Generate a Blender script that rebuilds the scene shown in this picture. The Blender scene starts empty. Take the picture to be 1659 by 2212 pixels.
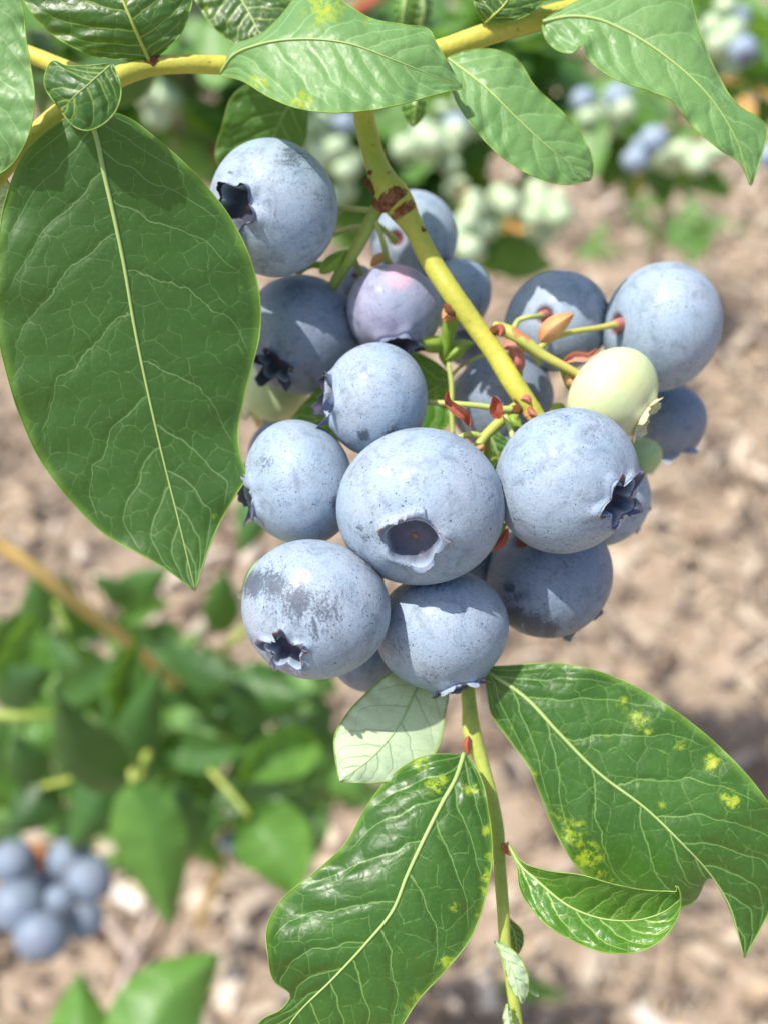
import bpy, bmesh, math, random
import numpy as np
from mathutils import Vector, Matrix

random.seed(7)
rng = np.random.RandomState(11)
scene = bpy.context.scene
COL = scene.collection

# ------------------------------------------------------------------ camera
PITCH = math.radians(45.0)
HFOV = math.radians(40.0)
CAM = np.array([0.0, 0.0, 0.80])
FWD = np.array([0.0, math.cos(PITCH), -math.sin(PITCH)])
UPV = np.array([0.0, math.sin(PITCH), math.cos(PITCH)])
RGT = np.array([1.0, 0.0, 0.0])
W, H = 1659.0, 2212.0            # units in which I measured the photograph
KPX = math.tan(HFOV / 2) / (W / 2)

cam_d = bpy.data.cameras.new("camera")
cam_d.sensor_fit = 'HORIZONTAL'
cam_d.sensor_width = 36.0
cam_d.lens = 18.0 / math.tan(HFOV / 2)
cam_d.clip_start = 0.005
cam_d.clip_end = 500.0
cam_d.dof.use_dof = True
cam_d.dof.focus_distance = 0.1035
cam_d.dof.aperture_fstop = cam_d.lens / 2.05
cam = bpy.data.objects.new("camera", cam_d)
COL.objects.link(cam)
cam.location = Vector(CAM)
cam.rotation_euler = (math.pi / 2 - PITCH, 0, 0)
scene.camera = cam

# ------------------------------------------------------------------ light
Lc = np.array([-0.42, 0.62, 0.66])
SUN = RGT * Lc[0] + UPV * Lc[1] - FWD * Lc[2]
SUN = SUN / np.linalg.norm(SUN)
sun_el = math.asin(SUN[2])
sun_az = math.atan2(SUN[0], SUN[1])
world = bpy.data.worlds.new("World")
scene.world = world
world.use_nodes = True
wn = world.node_tree
for n in list(wn.nodes):
    wn.nodes.remove(n)
wo = wn.nodes.new('ShaderNodeOutputWorld')
wb = wn.nodes.new('ShaderNodeBackground')
sk = wn.nodes.new('ShaderNodeTexSky')
sk.sky_type = 'NISHITA'
sk.sun_disc = False
sk.sun_elevation = sun_el
sk.sun_rotation = sun_az
sk.dust_density = 2.5
wb.inputs['Strength'].default_value = 0.135
wn.links.new(sk.outputs[0], wb.inputs[0])
wn.links.new(wb.outputs[0], wo.inputs[0])
sl = bpy.data.lights.new("sun", 'SUN')
sl.energy = 4.3
sl.angle = math.radians(0.6)
sl.color = (1.0, 0.95, 0.87)
so = bpy.data.objects.new("sun", sl)
COL.objects.link(so)
so.rotation_euler = Vector(SUN).to_track_quat('Z', 'Y').to_euler()
so.location = (0, 0, 5)
scene.view_settings.view_transform = 'Standard'
scene.view_settings.look = 'None'
scene.view_settings.gamma = 1.0
scene.view_settings.exposure = 0.60
scene.render.engine = 'CYCLES'
scene.cycles.max_bounces = 8
scene.cycles.use_denoising = True

# ------------------------------------------------------------------ helpers
def P(x, y, D):
    """photo measurement + distance in mm -> world metres (arrays allowed)"""
    x = np.asarray(x, float); y = np.asarray(y, float); D = np.asarray(D, float) * 0.001
    a = (x - W / 2) * KPX * D
    b = -(y - H / 2) * KPX * D
    return CAM + D[..., None] * FWD + a[..., None] * RGT + b[..., None] * UPV

def proj(p):
    q = p - CAM
    D = q @ FWD
    return (q @ RGT) / (D * KPX) + W / 2, -(q @ UPV) / (D * KPX) + H / 2, D * 1000

def cdir(cx, cy, cz):
    v = RGT * cx + UPV * cy - FWD * cz
    return v / np.linalg.norm(v)

def spline(pts, n, uniform=True):
    """smooth curve through points, n samples by arc length; works in any dimension"""
    p = np.array(pts, float)
    m = len(p)
    if m == 2:
        t = np.linspace(0, 1, n)[:, None]
        return p[0] * (1 - t) + p[1] * t
    seg = np.linalg.norm(np.diff(p[:, :2], axis=0), axis=1) + 1e-6
    t = np.concatenate([[0], np.cumsum(seg)])
    tan = np.zeros_like(p)
    for i in range(m):
        if i == 0:
            tan[i] = (p[1] - p[0]) / seg[0]
        elif i == m - 1:
            tan[i] = (p[-1] - p[-2]) / seg[-1]
        else:
            w0, w1 = seg[i], seg[i - 1]
            tan[i] = ((p[i] - p[i - 1]) / seg[i - 1] * w0 + (p[i + 1] - p[i]) / seg[i] * w1) / (w0 + w1)
    def ev(s):
        i = np.clip(np.searchsorted(t, s, side='right') - 1, 0, m - 2)
        h = seg[i]; u = (s - t[i]) / h
        u = u[:, None]; h = h[:, None]
        return ((2*u**3 - 3*u**2 + 1) * p[i] + (u**3 - 2*u**2 + u) * h * tan[i]
                + (-2*u**3 + 3*u**2) * p[i + 1] + (u**3 - u**2) * h * tan[i + 1])
    s = np.linspace(0, t[-1], 400)
    q = ev(s)
    L = np.concatenate([[0], np.cumsum(np.linalg.norm(np.diff(q[:, :2], axis=0), axis=1))])
    want = np.linspace(0, L[-1], n)
    return np.stack([np.interp(want, L, q[:, k]) for k in range(p.shape[1])], axis=1)

def knots(vals, n):
    vals = np.atleast_1d(np.array(vals, float))
    if len(vals) == 1:
        return np.full(n, vals[0])
    x = np.linspace(0, 1, len(vals))
    xs = np.linspace(0, 1, n)
    # cosine-smooth interpolation
    i = np.clip((xs * (len(vals) - 1)).astype(int), 0, len(vals) - 2)
    u = xs * (len(vals) - 1) - i
    u = u * u * (3 - 2 * u)
    return vals[i] * (1 - u) + vals[i + 1] * u

def mesh_from(name, verts, faces, mat=None, attrs=None, smooth=True, uv=None):
    me = bpy.data.meshes.new(name)
    verts = np.asarray(verts, float)
    me.from_pydata(verts.tolist(), [], faces if isinstance(faces, list) else faces.tolist())
    if smooth:
        me.polygons.foreach_set('use_smooth', [True] * len(me.polygons))
    if attrs:
        for k, a in attrs.items():
            a = np.asarray(a, np.float32)
            if a.ndim == 1:
                at = me.attributes.new(k, 'FLOAT', 'POINT'); at.data.foreach_set('value', a)
            else:
                at = me.attributes.new(k, 'FLOAT_VECTOR', 'POINT'); at.data.foreach_set('vector', a.ravel())
    if mat is not None:
        for mm in (mat if isinstance(mat, (list, tuple)) else [mat]):
            me.materials.append(mm)
    me.update()
    return me

def link(name, me, parent=None, loc=None, label=None):
    o = bpy.data.objects.new(name, me)
    COL.objects.link(o)
    if loc is not None:
        o.location = Vector(loc)
    if parent is not None:
        o.parent = parent
    if label:
        o['label'] = label
    return o

def thing(name, label, cat, loc, group=None):
    o = bpy.data.objects.new(name, None)
    o.empty_display_size = 0.005
    COL.objects.link(o)
    o.location = Vector(loc)
    o['label'] = label; o['category'] = cat
    if group:
        o['group'] = group
    return o

def tag(o, label=None, cat=None, group=None, kind=None):
    if label: o['label'] = label
    if cat: o['category'] = cat
    if group: o['group'] = group
    if kind: o['kind'] = kind
    return o

def root_loc(o):
    l = np.zeros(3)
    while o is not None:
        l = l + np.array(o.location)
        o = o.parent
    return l

def tube_geo(pts3, rad, seg=14, rough=0.0, capround=True):
    pts3 = np.asarray(pts3); n = len(pts3)
    rad = np.asarray(rad, float)
    t = np.gradient(pts3, axis=0)
    t /= np.linalg.norm(t, axis=1)[:, None] + 1e-12
    up = np.array([0.31, 0.2, 0.93])
    nrm = np.cross(t[0], up); nrm /= np.linalg.norm(nrm)
    V = []; ang = np.linspace(0, 2 * np.pi, seg, endpoint=False)
    for i in range(n):
        nrm = nrm - t[i] * (nrm @ t[i]); nrm /= np.linalg.norm(nrm) + 1e-12
        b = np.cross(t[i], nrm)
        r = rad[i] * (1 + rough * (rng.rand(seg) - .5))
        V.append(pts3[i] + r[:, None] * (np.cos(ang)[:, None] * nrm + np.sin(ang)[:, None] * b))
    V = np.concatenate(V)
    F = []
    for i in range(n - 1):
        for j in range(seg):
            k = (j + 1) % seg
            F.append([i*seg+j, i*seg+k, (i+1)*seg+k, (i+1)*seg+j])
    F.append([j for j in range(seg)][::-1])
    F.append([(n-1)*seg + j for j in range(seg)])
    return V, F

def merge(geos):
    V = []; F = []; off = 0
    for v, f in geos:
        V.append(v); F += [[i + off for i in q] for q in f]; off += len(v)
    return np.concatenate(V), F

# stem tube from points (x, y, D, width px)
def stem(name, pts, mat, parent, n=40, seg=16, bumps=None, label=None, rough=0.03):
    s = spline(pts, n)
    c = P(s[:, 0], s[:, 1], s[:, 2])
    r = s[:, 3] / 2 * KPX * s[:, 2] * 0.001
    if bumps:
        tt = np.linspace(0, 1, n)
        for b0, amp, wd in bumps:
            r = r * (1 + amp * np.exp(-((tt - b0) / wd) ** 2))
    V, F = tube_geo(c, r, seg, rough)
    pl = root_loc(parent) if parent is not None else np.zeros(3)
    tt = np.repeat(np.linspace(0, 1, n), seg)
    me = mesh_from(name, V - pl, F, mat, {'along': tt})
    return link(name, me, parent, label=label)

# ------------------------------------------------------------------ node helper
class NT:
    def __init__(self, name):
        self.m = bpy.data.materials.new(name)
        self.m.use_nodes = True
        self.t = self.m.node_tree
        for n in list(self.t.nodes):
            self.t.nodes.remove(n)
        self.out = self.t.nodes.new('ShaderNodeOutputMaterial')
    def n(self, typ, ins=None, **kw):
        nd = self.t.nodes.new(typ)
        for k, v in kw.items():
            setattr(nd, k, v)
        for k, v in (ins or {}).items():
            self.set(nd.inputs[k], v)
        return nd
    def set(self, sock, v):
        if hasattr(v, 'is_output') or isinstance(v, bpy.types.NodeSocket):
            self.t.links.new(v, sock)
        else:
            if isinstance(v, (tuple, list)) and len(v) == 3 and sock.type == 'RGBA':
                v = (*v, 1)
            sock.default_value = v
    def math(self, op, a, b=0.0, c=None, clamp=False):
        nd = self.n('ShaderNodeMath', operation=op, use_clamp=clamp)
        self.set(nd.inputs[0], a); self.set(nd.inputs[1], b)
        if c is not None: self.set(nd.inputs[2], c)
        return nd.outputs[0]
    def ramp(self, v, a, b, lo=0.0, hi=1.0, smooth=True):
        nd = self.n('ShaderNodeMapRange')
        nd.interpolation_type = 'SMOOTHSTEP' if smooth else 'LINEAR'
        nd.clamp = True
        for k, x in zip(('Value', 'From Min', 'From Max', 'To Min', 'To Max'), (v, a, b, lo, hi)):
            self.set(nd.inputs[k], x)
        return nd.outputs[0]
    def mix(self, f, a, b):
        nd = self.n('ShaderNodeMix', data_type='RGBA')
        self.set(nd.inputs[0], f); self.set(nd.inputs[6], a); self.set(nd.inputs[7], b)
        return nd.outputs[2]
    def attr(self, name):
        return self.n('ShaderNodeAttribute', attribute_name=name)
    def noise(self, vec, scale, detail=2, rough=.5, dist=0.0):
        nd = self.n('ShaderNodeTexNoise', {'Scale': scale, 'Detail': detail, 'Roughness': rough, 'Distortion': dist})
        if vec is not None: self.set(nd.inputs['Vector'], vec)
        return nd.outputs[0]
    def noisec(self, vec, scale, detail=2):
        nd = self.n('ShaderNodeTexNoise', {'Scale': scale, 'Detail': detail})
        if vec is not None: self.set(nd.inputs['Vector'], vec)
        return nd.outputs[1]
    def vmath(self, op, a, b=None, scale=None):
        nd = self.n('ShaderNodeVectorMath', operation=op)
        self.set(nd.inputs[0], a)
        if b is not None: self.set(nd.inputs[1], b)
        if scale is not None: self.set(nd.inputs['Scale'], scale)
        return nd.outputs[0]
    def voro(self, vec, scale, feature='F1', rnd=1.0, dim='3D'):
        nd = self.n('ShaderNodeTexVoronoi', feature=feature, voronoi_dimensions=dim)
        self.set(nd.inputs['Vector'], vec); nd.inputs['Scale'].default_value = scale
        nd.inputs['Randomness'].default_value = rnd
        return nd
    def bsdf(self, **ins):
        nd = self.n('ShaderNodeBsdfPrincipled')
        for k, v in ins.items():
            self.set(nd.inputs[k.replace('_', ' ')], v)
        return nd
    def bump(self, h, strength, dist):
        nd = self.n('ShaderNodeBump')
        self.set(nd.inputs['Height'], h)
        nd.inputs['Strength'].default_value = strength
        nd.inputs['Distance'].default_value = dist
        return nd.outputs[0]
    def done(self, sh):
        self.t.links.new(sh, self.out.inputs[0])
        return self.m

# ------------------------------------------------------------------ materials
def leaf_material(name, base, dark, veincol, young=(0.16, 0.30, 0.035), trans=(0.22, 0.42, 0.03), tw=0.28,
                  rough=0.40, spec=0.5, cell=0.42, under=False, puck=1.0, vwob=.26):
    t = NT(name)
    flat = t.attr('flat').outputs['Vector']
    phs = t.attr('ph').outputs['Fac']; spm = t.attr('sp').outputs['Fac']
    rim = t.attr('rim').outputs['Fac']
    spot = t.attr('spot').outputs['Fac']
    warp = t.vmath('ADD', flat, t.vmath('SCALE', t.vmath('SUBTRACT', t.noisec(flat, 0.55, 3), (.5, .5, .5)), scale=1.1))
    v1 = t.voro(warp, cell, 'DISTANCE_TO_EDGE', 0.95, '2D').outputs['Distance']
    warp2 = t.vmath('ADD', flat, t.vmath('SCALE', t.vmath('SUBTRACT', t.noisec(flat, 1.4, 2), (.5, .5, .5)), scale=0.5))
    v2 = t.voro(warp2, cell * 2.6, 'DISTANCE_TO_EDGE', 1.0, '2D').outputs['Distance']
    # line masks
    phn = t.math('ADD', phs, t.math('MULTIPLY', t.math('SUBTRACT', t.noise(flat, .45, 3, .55), .5), vwob))
    fr = t.math('ABSOLUTE', t.math('SUBTRACT', t.math('FRACT', t.math('ADD', phn, .5)), .5))
    vein = t.math('MULTIPLY', fr, spm)              # mm from the nearest side vein
    wd = t.ramp(rim, 0.12, 0.95, .034, .072)
    main = t.math('SUBTRACT', 1.0, t.ramp(vein, t.math('MULTIPLY', wd, .7), t.math('MULTIPLY', wd, 1.6)))
    main = t.math('MULTIPLY', main, t.ramp(rim, .05, .16))
    ter = t.ramp(v1, 0.004, 0.030, 1.0, 0.0)
    brk = t.ramp(t.noise(flat, 0.9, 2), 0.38, 0.55)
    ter = t.math('MULTIPLY', ter, t.ramp(brk, 0, 1, .15, 1.0))
    qua = t.math('MULTIPLY', t.ramp(v2, 0.012, 0.07, 1.0, 0.0), t.ramp(t.noise(flat, 1.7, 2), 0.45, 0.6))
    # colour
    n1 = t.noise(flat, 0.16, 3, .6)
    n2 = t.noise(flat, 3.5, 3, .7)
    col = t.mix(t.ramp(n1, .3, .7), base, dark)
    col = t.mix(t.math('MULTIPLY', n2, 0.22), col, tuple(min(1, c * 1.6) for c in base))
    col = t.mix(t.math('MULTIPLY', t.ramp(rim, 0.0, 0.09, 1.0, 0.0), 0.55), col, young)
    if under:
        col = t.mix(t.math('MULTIPLY', qua, .30), col, veincol)
        col = t.mix(t.math('MULTIPLY', ter, .45), col, veincol)
        col = t.mix(t.math('MULTIPLY', main, .6), col, veincol)
    else:
        col = t.mix(t.math('MULTIPLY', qua, .16), col, veincol)
        col = t.mix(t.math('MULTIPLY', ter, .46), col, veincol)
        col = t.mix(t.math('MULTIPLY', main, .80), col, veincol)
    # yellow mottling with own shape
    sp = t.math('MULTIPLY', spot, t.ramp(t.noise(flat, 1.1, 5, .75), 0.34, 0.72))
    col = t.mix(t.ramp(sp, 0.08, 0.50, 0, .9), col, (0.32, 0.43, 0.03))
    col = t.mix(t.ramp(sp, 0.66, 0.90), col, (0.62, 0.44, 0.07))
    # relief: cells puffed between veins
    hv = t.ramp(vein, 0.03, 0.75, 0.0, 0.8)
    h1 = t.ramp(v1, 0.0, 0.26, 0.0, 0.34)
    h2 = t.ramp(v2, 0.0, 0.25, 0.0, 0.10)
    h = t.math('ADD', t.math('ADD', hv, h1), h2)
    h = t.math('ADD', h, t.math('MULTIPLY', t.noise(flat, 5.0, 3), 0.10))
    nrm = t.bump(h, 1.0, 0.00012 * puck)
    r = t.ramp(t.noise(flat, 1.3, 3), .3, .7, rough - .06, rough + .08)
    b = t.bsdf(Base_Color=col, Roughness=r, Normal=nrm)
    b.inputs['Specular IOR Level'].default_value = spec
    tr = t.n('ShaderNodeBsdfTranslucent')
    tc = t.mix(t.math('MULTIPLY', main, .5), trans, veincol)
    t.set(tr.inputs[0], tc); t.set(tr.inputs['Normal'], nrm)
    mx = t.n('ShaderNodeMixShader', {0: tw})
    t.t.links.new(b.outputs[0], mx.inputs[1]); t.t.links.new(tr.outputs[0], mx.inputs[2])
    return t.done(mx.outputs[0])

VEIN = (0.36, 0.50, 0.20)
M_leaf = leaf_material('leaf_mature', (0.042, 0.125, 0.026), (0.028, 0.090, 0.019), (0.27, 0.41, 0.14))
M_leaf_flat = leaf_material('leaf_mature_smooth', (0.026, 0.088, 0.018), (0.018, 0.066, 0.014), (0.165, 0.27, 0.10), puck=.5, rough=.50, spec=.38)
M_leaf_puck = leaf_material('leaf_mature_puckered', (0.030, 0.108, 0.018), (0.018, 0.072, 0.012), (0.19, 0.33, 0.09), puck=.9, cell=.36, rough=.40)
M_leaf_pale = leaf_material('leaf_pale', (0.150, 0.290, 0.100), (0.120, 0.250, 0.080), (0.26, 0.42, 0.17), rough=.44, spec=.42, puck=.75)
M_leaf_young = leaf_material('leaf_young', (0.075, 0.195, 0.022), (0.045, 0.15, 0.02), (0.33, 0.48, 0.13), rough=.33)
M_leaf_dark = leaf_material('leaf_dark', (0.035, 0.10, 0.018), (0.022, 0.07, 0.014), (0.26, 0.36, 0.07))
M_leaf_under = leaf_material('leaf_underside', (0.50, 0.62, 0.40), (0.46, 0.58, 0.37), (0.17, 0.28, 0.13), rough=.6, spec=.25,
                             under=True, trans=(0.45, 0.6, 0.2), tw=.2, cell=.6, puck=.15)

def simple_mat(name, c1, c2, scale, rough=.5, spec=.5, bump=0.0, trans=None, tw=.3, spots=None, coord='Object'):
    t = NT(name)
    oc = t.n('ShaderNodeTexCoord').outputs[coord]
    n = t.noise(oc, scale, 4, .6)
    col = t.mix(t.ramp(n, .35, .65), c1, c2)
    if spots:
        sc, th, cc = spots
        s = t.noise(oc, sc, 3, .6)
        col = t.mix(t.ramp(s, th, th + .05), col, cc)
    kw = {}
    if bump:
        kw['Normal'] = t.bump(t.noise(oc, scale * 4, 4, .7), 1.0, bump)
    b = t.bsdf(Base_Color=col, Roughness=rough, **kw)
    b.inputs['Specular IOR Level'].default_value = spec
    if trans:
        tr = t.n('ShaderNodeBsdfTranslucent'); t.set(tr.inputs[0], trans)
        mx = t.n('ShaderNodeMixShader', {0: tw})
        t.t.links.new(b.outputs[0], mx.inputs[1]); t.t.links.new(tr.outputs[0], mx.inputs[2])
        return t.done(mx.outputs[0])
    return t.done(b.outputs[0])

def stem_material(name, ca, cb, blush, sp_th=.66, patch=.62):
    t = NT(name)
    oc = t.n('ShaderNodeTexCoord').outputs['Object']
    n = t.noise(oc, 110, 4, .6)
    col = t.mix(t.ramp(n, .38, .62), ca, cb)
    col = t.mix(t.ramp(t.noise(oc, 70, 5, .7), patch, patch + .10, 0, .7), col, blush)
    fl = t.noise(oc, 900, 3, .6)
    col = t.mix(t.ramp(fl, sp_th, sp_th + .05, 0, .8), col, (0.24, 0.10, 0.03))
    st = t.noise(oc, 1500, 3, .7)
    col = t.mix(t.ramp(st, .4, .8, 0, .35), col, tuple(c * .5 for c in ca))
    h = t.math('ADD', t.math('MULTIPLY', t.noise(oc, 320, 4, .6), 1.6), t.math('MULTIPLY', st, .5))
    b = t.bsdf(Base_Color=col, Roughness=.5, Normal=t.bump(h, 1.0, .00012))
    b.inputs['Specular IOR Level'].default_value = .35
    b.inputs['Subsurface Weight'].default_value = .08
    b.inputs['Subsurface Scale'].default_value = .001
    return t.done(b.outputs[0])
M_stem = stem_material('shoot_bark', (0.52, 0.475, 0.070), (0.40, 0.40, 0.055), (0.42, 0.24, 0.05))
M_stem_green = stem_material('green_shoot_bark', (0.38, 0.44, 0.09), (0.26, 0.35, 0.06), (0.36, 0.30, 0.08), .70, .68)
M_truss = simple_mat('fruit_truss_skin', (0.36, 0.42, 0.08), (0.44, 0.40, 0.09), 190, .45, .4, 0.00003,
                     spots=(150, .56, (0.46, 0.17, 0.07)))
M_pedicel = simple_mat('pedicel_skin', (0.37, 0.47, 0.12), (0.42, 0.46, 0.13), 200, .45, .4, 0.00002)
M_scar = simple_mat('node_scar', (0.16, 0.055, 0.02), (0.34, 0.16, 0.07), 900, .8, .2, 0.0002)
M_red = simple_mat('red_bract', (0.40, 0.11, 0.07), (0.58, 0.30, 0.20), 300, .5, .4, .00002, trans=(.7, .12, .05))
M_pink = simple_mat('pink_bract', (0.60, 0.19, 0.16), (0.62, 0.30, 0.22), 300, .5, .4, .00002, trans=(.7, .25, .15))
M_orange = simple_mat('orange_bract', (0.60, 0.40, 0.15), (0.58, 0.27, 0.14), 260, .5, .4, .00002, trans=(.8, .4, .1))
M_gbract = simple_mat('green_bract', (0.26, 0.42, 0.06), (0.36, 0.46, 0.09), 260, .5, .4, .00002, trans=(.4, .6, .08))
M_rim = simple_mat('leaf_margin', (0.16, 0.28, 0.045), (0.20, 0.30, 0.06), 300, .5, .4)
M_midrib = simple_mat('leaf_midrib', (0.33, 0.44, 0.15), (0.30, 0.40, 0.12), 300, .5, .4)
M_midrib_y = simple_mat('leaf_midrib_yellow', (0.40, 0.46, 0.08), (0.36, 0.42, 0.08), 300, .5, .4)
M_midrib_u = simple_mat('underside_midrib', (0.34, 0.50, 0.20), (0.30, 0.46, 0.17), 300, .5, .4)

def berry_material(name, bloom, bloom2, skin, speck=1.0, sss=0.0, scratch=1.0, rough=.52, unripe=False):
    t = NT(name)
    p = t.attr('bp').outputs['Vector']
    rub = t.attr('rub').outputs['Fac']
    crown = t.attr('basin').outputs['Fac']
    pit = t.attr('pit').outputs['Fac']
    pink = t.attr('pink').outputs['Fac']
    n_lo = t.noise(p, 1.1, 4, .6)
    col = t.mix(t.ramp(n_lo, .35, .68), bloom, bloom2)
    # thin and thick bloom, cloudy
    cloud = t.noise(p, 3.2, 6, .68, .6)
    col = t.mix(t.ramp(cloud, .44, .80, 0, .55), col, skin)
    fine = t.noise(p, 26, 3, .7)
    col = t.mix(t.ramp(fine, .48, .78, 0, .45 * speck), col, skin)
    if not unripe:
        # specks missing bloom
        wv = t.vmath('ADD', p, t.vmath('SCALE', t.vmath('SUBTRACT', t.noisec(p, 9, 2), (.5, .5, .5)), scale=.12))
        vo = t.voro(wv, 17)
        sz = t.math('MULTIPLY', t.n('ShaderNodeSeparateColor', {0: vo.outputs['Color']}).outputs[0], 0.24)
        patch = t.ramp(t.noise(p, 1.7, 3, .6), .38, .60)
        sz = t.math('MULTIPLY', sz, patch)
        spk = t.math('LESS_THAN', vo.outputs['Distance'], sz)
        vo2 = t.voro(wv, 34)
        sz2 = t.math('MULTIPLY', t.n('ShaderNodeSeparateColor', {0: vo2.outputs['Color']}).outputs[1], 0.26)
        sz2 = t.math('MULTIPLY', sz2, t.ramp(t.noise(p, 2.3, 3, .6), .45, .62))
        spk2 = t.math('LESS_THAN', vo2.outputs['Distance'], sz2)
        spk = t.math('MAXIMUM', spk, spk2)
        col = t.mix(t.math('MULTIPLY', spk, .85 * speck), col, skin)
        # fine scratches, curved lines where leaves have rubbed
        st = t.vmath('MULTIPLY', p, (1.0, 1.0, 0.35))
        ns = t.noise(st, 7.0, 2, .5, 1.3)
        line = t.ramp(t.math('ABSOLUTE', t.math('SUBTRACT', ns, .5)), .0, .009, 1, 0)
        lm = t.math('ADD', t.ramp(t.noise(p, 2.4, 2), .50, .60), t.ramp(rub, .05, .3), clamp=True)
        line = t.math('MULTIPLY', line, lm)
        col = t.mix(t.math('MULTIPLY', line, .7 * scratch), col, skin)
        # rubbed patches
        rn = t.math('ADD', t.math('MULTIPLY', t.noise(t.vmath('MULTIPLY', p, (1., 2.2, .7)), 6, 5, .75, 1.2), .6), t.math('MULTIPLY', t.noise(t.vmath('MULTIPLY', p, (.6, 1.0, 2.4)), 22, 3, .7, .6), .4))
        rb = t.ramp(t.math('ADD', rub, t.math('MULTIPLY', t.math('SUBTRACT', rn, .5), 3.4)), .34, .85)
        rb = t.math('MULTIPLY', rb, t.ramp(rub, .02, .2))
        col = t.mix(t.math('MULTIPLY', rb, .78), col, skin)
        col = t.mix(pink, col, (0.56, 0.36, 0.46))  # pink stain colour, also used for the painted sun highlights
        col = t.mix(t.math('MULTIPLY', crown, .92), col, t.mix(t.noise(p, 9, 3), (0.030, 0.028, 0.055), t.mix(t.attr('dk').outputs['Fac'], (0.17, 0.17, 0.24), (0.035, 0.03, 0.06))))
        col = t.mix(pit, col, (0.13, 0.015, 0.025))
    else:
        col = t.mix(t.math('MULTIPLY', crown, .5), col, (0.40, 0.50, 0.22))
        col = t.mix(pink, col, (0.66, 0.52, 0.20))
        vo = t.voro(p, 30)
        col = t.mix(t.math('MULTIPLY', t.ramp(vo.outputs['Distance'], .05, .22, 1, 0), .18), col, (0.30, 0.36, 0.12))
    h = t.math('ADD', t.noise(p, 40, 3, .7), t.math('MULTIPLY', t.noise(p, 3.0, 3), 2.0))
    nrm = t.bump(h, 1.0, 0.00006)
    b = t.bsdf(Base_Color=col, Roughness=t.ramp(fine, .3, .7, rough - .05, rough + .08), Normal=nrm)
    b.inputs['Specular IOR Level'].default_value = .42
    b.inputs['Coat Weight'].default_value = .06
    b.inputs['Coat Roughness'].default_value = .22
    if sss:
        b.inputs['Subsurface Weight'].default_value = sss
        b.inputs['Subsurface Radius'].default_value = (1, 1, .5)
        b.inputs['Subsurface Scale'].default_value = 0.0015
    return t.done(b.outputs[0])

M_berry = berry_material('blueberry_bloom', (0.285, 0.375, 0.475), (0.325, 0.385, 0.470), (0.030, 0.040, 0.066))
M_berry_d = berry_material('blueberry_dark_bloom', (0.190, 0.250, 0.330), (0.225, 0.258, 0.335), (0.022, 0.030, 0.060), speck=1.2)  # darker bloom with heavier speckling than the main berries
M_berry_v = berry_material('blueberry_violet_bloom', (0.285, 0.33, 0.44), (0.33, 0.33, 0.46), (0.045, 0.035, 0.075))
M_berry_g = berry_material('unripe_berry', (0.54, 0.62, 0.33), (0.60, 0.645, 0.39), (0.44, 0.56, 0.25), speck=.5, sss=.25, unripe=True)
M_berry_g2 = berry_material('unripe_berry_green', (0.36, 0.50, 0.22), (0.42, 0.54, 0.27), (0.26, 0.40, 0.14), speck=.5, sss=.2, unripe=True)
def crown_material(name, outerc, innerc, tipc):
    t = NT(name)
    tip = t.attr('tip').outputs['Fac']; out = t.attr('outer').outputs['Fac']; cp = t.attr('cp').outputs['Vector']
    n = t.noise(cp, 14, 5, .7)
    col = t.mix(t.ramp(out, .3, .7), innerc, outerc)
    col = t.mix(t.math('MULTIPLY', t.ramp(n, .5, .7), .55), col, (0.05, 0.05, 0.09))
    e = t.math('MULTIPLY', t.ramp(tip, .72, 1.0), t.ramp(t.noise(cp, 6, 3), .42, .58))
    col = t.mix(t.math('MULTIPLY', e, .8), col, tipc)
    b = t.bsdf(Base_Color=col, Roughness=.6, Normal=t.bump(n, 1.0, .00008))
    b.inputs['Specular IOR Level'].default_value = .3
    return t.done(b.outputs[0])
M_crown = crown_material('berry_crown', (0.25, 0.32, 0.42), (0.07, 0.08, 0.13), (0.34, 0.24, 0.20))
M_crown_l = crown_material('berry_crown_bloomed', (0.27, 0.35, 0.44), (0.16, 0.20, 0.28), (0.42, 0.27, 0.20))
M_crown_d = crown_material('berry_crown_dark', (0.14, 0.17, 0.26), (0.022, 0.022, 0.045), (0.07, 0.06, 0.09))
M_crown_g = simple_mat('unripe_crown', (0.55, 0.60, 0.34), (0.64, 0.42, 0.26), 700, .6, .4, .00003)
M_scarstyle = simple_mat('style_scar', (0.30, 0.17, 0.10), (0.12, 0.07, 0.05), 900, .7, .3)

# ------------------------------------------------------------------ leaf builder
def edge_ease(u):
    return np.abs(u)

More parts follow.
